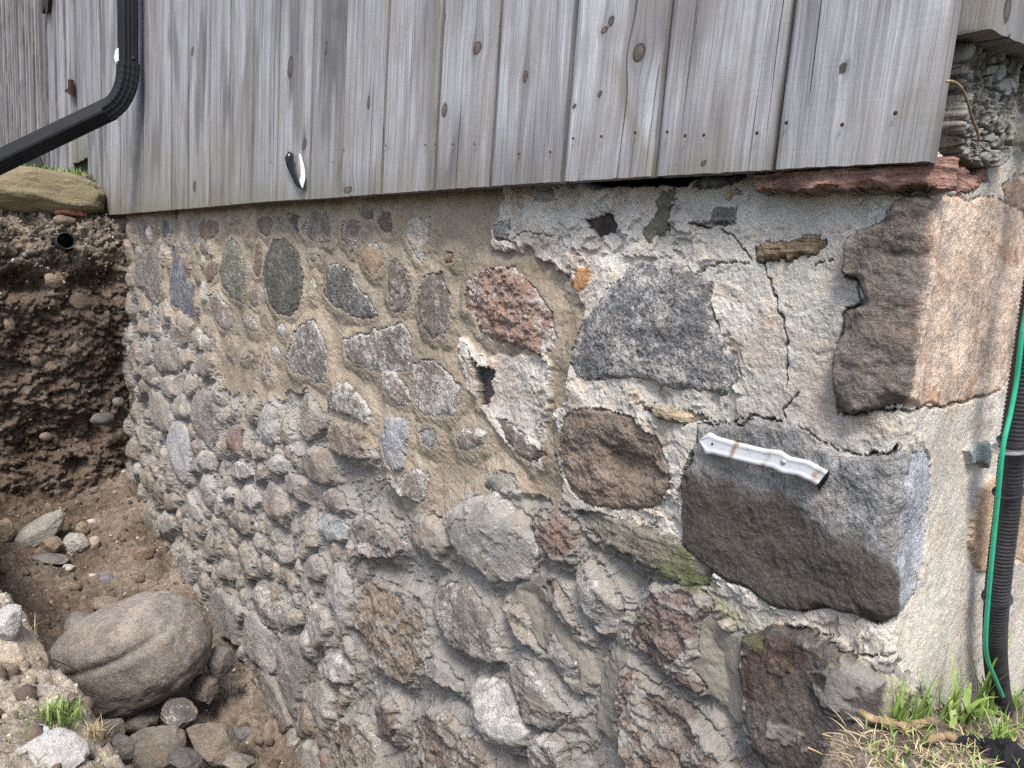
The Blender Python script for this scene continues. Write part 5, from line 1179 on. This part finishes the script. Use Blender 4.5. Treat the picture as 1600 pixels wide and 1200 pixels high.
root([(1448, 1164), (1465, 1160), (1480, 1158), (1492, 1164)], .0055, "short thick root piece below the longer root")
for j, (px, py, r_, lb_) in enumerate(((1434, 1081, .008, "upright tan bulb between the grass tufts"), (1412, 1082, .0085, "round bulb at the foot of the tall blades"), (1426, 1096, .0085, "brown bulb lying in front of the other bulbs"), (1458, 1088, .010, "earthy clod beside the bulbs"))):
    p = mpt(px, py + 4); rock('bulb' if j < 3 else 'soil_clod', p + np.array([0, 0, r_ * .6]), (r_ * 2, r_ * 2, r_ * (2.6 if j == 0 else 1.9)), (0, 10 * j, 0), 80 + j, (.36, .26, .15) if j < 3 else (.17, .14, .11), (.0, 0, 0, 0), 0., lb_, 'bulb' if j < 3 else 'clod', n=3, facets=1, rough=.05)
# straw stems hanging into the trench
for pts, lb_ in (([(1285, 1147), (1300, 1152), (1318, 1160), (1329, 1168)], "bent straw stem over the dark footing block"), ([(1262, 1168), (1280, 1176), (1294, 1184), (1305, 1196), (1313, 1205)], "loose straw stem at the bottom right of the wall")):
    tag(sweep('straw_stem', smoothpath([at(a, b, .97) for a, b in pts], 24), circ(.0012, 6), STRAW), lb_, "straw stem", None, 'thing')
tag(sweep('straw_stem', smoothpath([at(60, 1028, 1.72), at(80, 1030, 1.9), at(100, 1037, 2.1), at(126, 1050, 2.28)], 30), circ(.0022, 6), STRAW), "long pale straw stem reaching from the near bank to the boulder", "straw stem", None, 'thing')
# crumpled black cloth
U_, V_ = np.meshgrid(np.linspace(-1, 1, 70), np.linspace(-1, 1, 70)); c_ = mpt(1580, 1196)
Zc = .030 * sstep(1.25, .2, np.hypot(U_, V_)) + .020 * fbm(U_ * 1.6, V_ * 1.6, 4, .6, 401) + .012 * np.abs(fbm(U_ * 3, V_ * 3, 3, .5, 402))
Pc = np.stack([c_[0] + .062 * U_ * (1 + .1 * fbm(V_ * 2, U_, 2, .5, 5)), c_[1] - .02 + .062 * V_, c_[2] + Zc - .006], -1)
o = obj('cloth', Pc.reshape(-1, 3), grid_faces(70, 70), CLOTH); tag(o, "crumpled black fabric in the lower right corner", "cloth", None, 'thing')

# pebbles and grit (nobody could count them)
Vi, Fi = ico(1); PV, PF, PT = [], [], []; rs = np.random.default_rng(9)
def peb(p, r_, col):
    R_ = rot_m(*rs.uniform(0, 360, 3)); v = (Vi * (1 + .25 * rs.normal(size=(len(Vi), 1)).clip(-1, 1)) * np.array([1, rs.uniform(.6, 1), rs.uniform(.45, .8)]) * r_) @ R_.T + p
    PF.append(Fi + sum(len(a) for a in PV)); PV.append(v); PT.append(np.tile(col, (len(Vi), 1)))
cl = [(.12, .095, .075), (.16, .13, .105), (.1, .08, .06)]
pc = [(.3, .25, .19), (.42, .38, .32), (.22, .18, .14), (.5, .47, .42), (.27, .25, .23)]
nb = bank.reshape(-1, 3); fl_ = np.argwhere((Yg.ravel() > -1.0) & (bzz.ravel() > .05) & (bzz.ravel() < 2.0) & (Vg.ravel() < 3)).ravel()
wgt = .08 + sstep(1.25, 1.85, bzz.ravel()[fl_]); wgt /= wgt.sum()
for k in rs.choice(fl_, 2000, p=wgt): peb(nb[k] + np.array([.002, 0, 0]), abs(rs.normal(0, .005)) + .003, np.array(pc[rs.integers(5)]) * rs.uniform(.35, .9))
gfl = np.stack([GX, GY, GZ], -1).reshape(-1, 3)
for k in rs.choice(len(gfl), 1100): peb(gfl[k], abs(rs.normal(0, .007)) + .003, np.array(pc[rs.integers(5)]) * rs.uniform(.55, .95))
for k in rs.choice(len(gfl), 2600): peb(gfl[k], abs(rs.normal(0, .010)) + .006, np.array(cl[rs.integers(3)]) * rs.uniform(.8, 1.3))
nbk = np.argwhere(near.ravel() > .8).ravel()
for k in rs.choice(nbk, 3600): peb(gfl[k], abs(rs.normal(0, .006)) + .004, np.array(pc[rs.integers(5)]) * rs.uniform(.9, 1.3))
mfl = np.stack([MX, MY, MZ], -1).reshape(-1, 3); mfl = mfl[(mfl[:, 0] > -.25) & (mfl[:, 0] < .4) & (np.abs(mfl[:, 1]) < .6)]
for k in rs.choice(len(mfl), 500): peb(mfl[k], abs(rs.normal(0, .0022)) + .0015, np.array(pc[rs.integers(5)]) * rs.uniform(.6, 1.1))
PV = np.concatenate(PV); PF = np.concatenate(PF); PT = np.concatenate(PT); n = len(PV)
tag(obj('pebbles', PV, PF, MASON, None, dict(tint=np.clip(PT, 0, .9), mk=np.tile(np.array((0, 0, 0, -.3), np.float32), (n, 1)), bd=np.zeros(n), fine=np.full(n, .4))), kind='stuff', label="pebbles and grit on the soil")
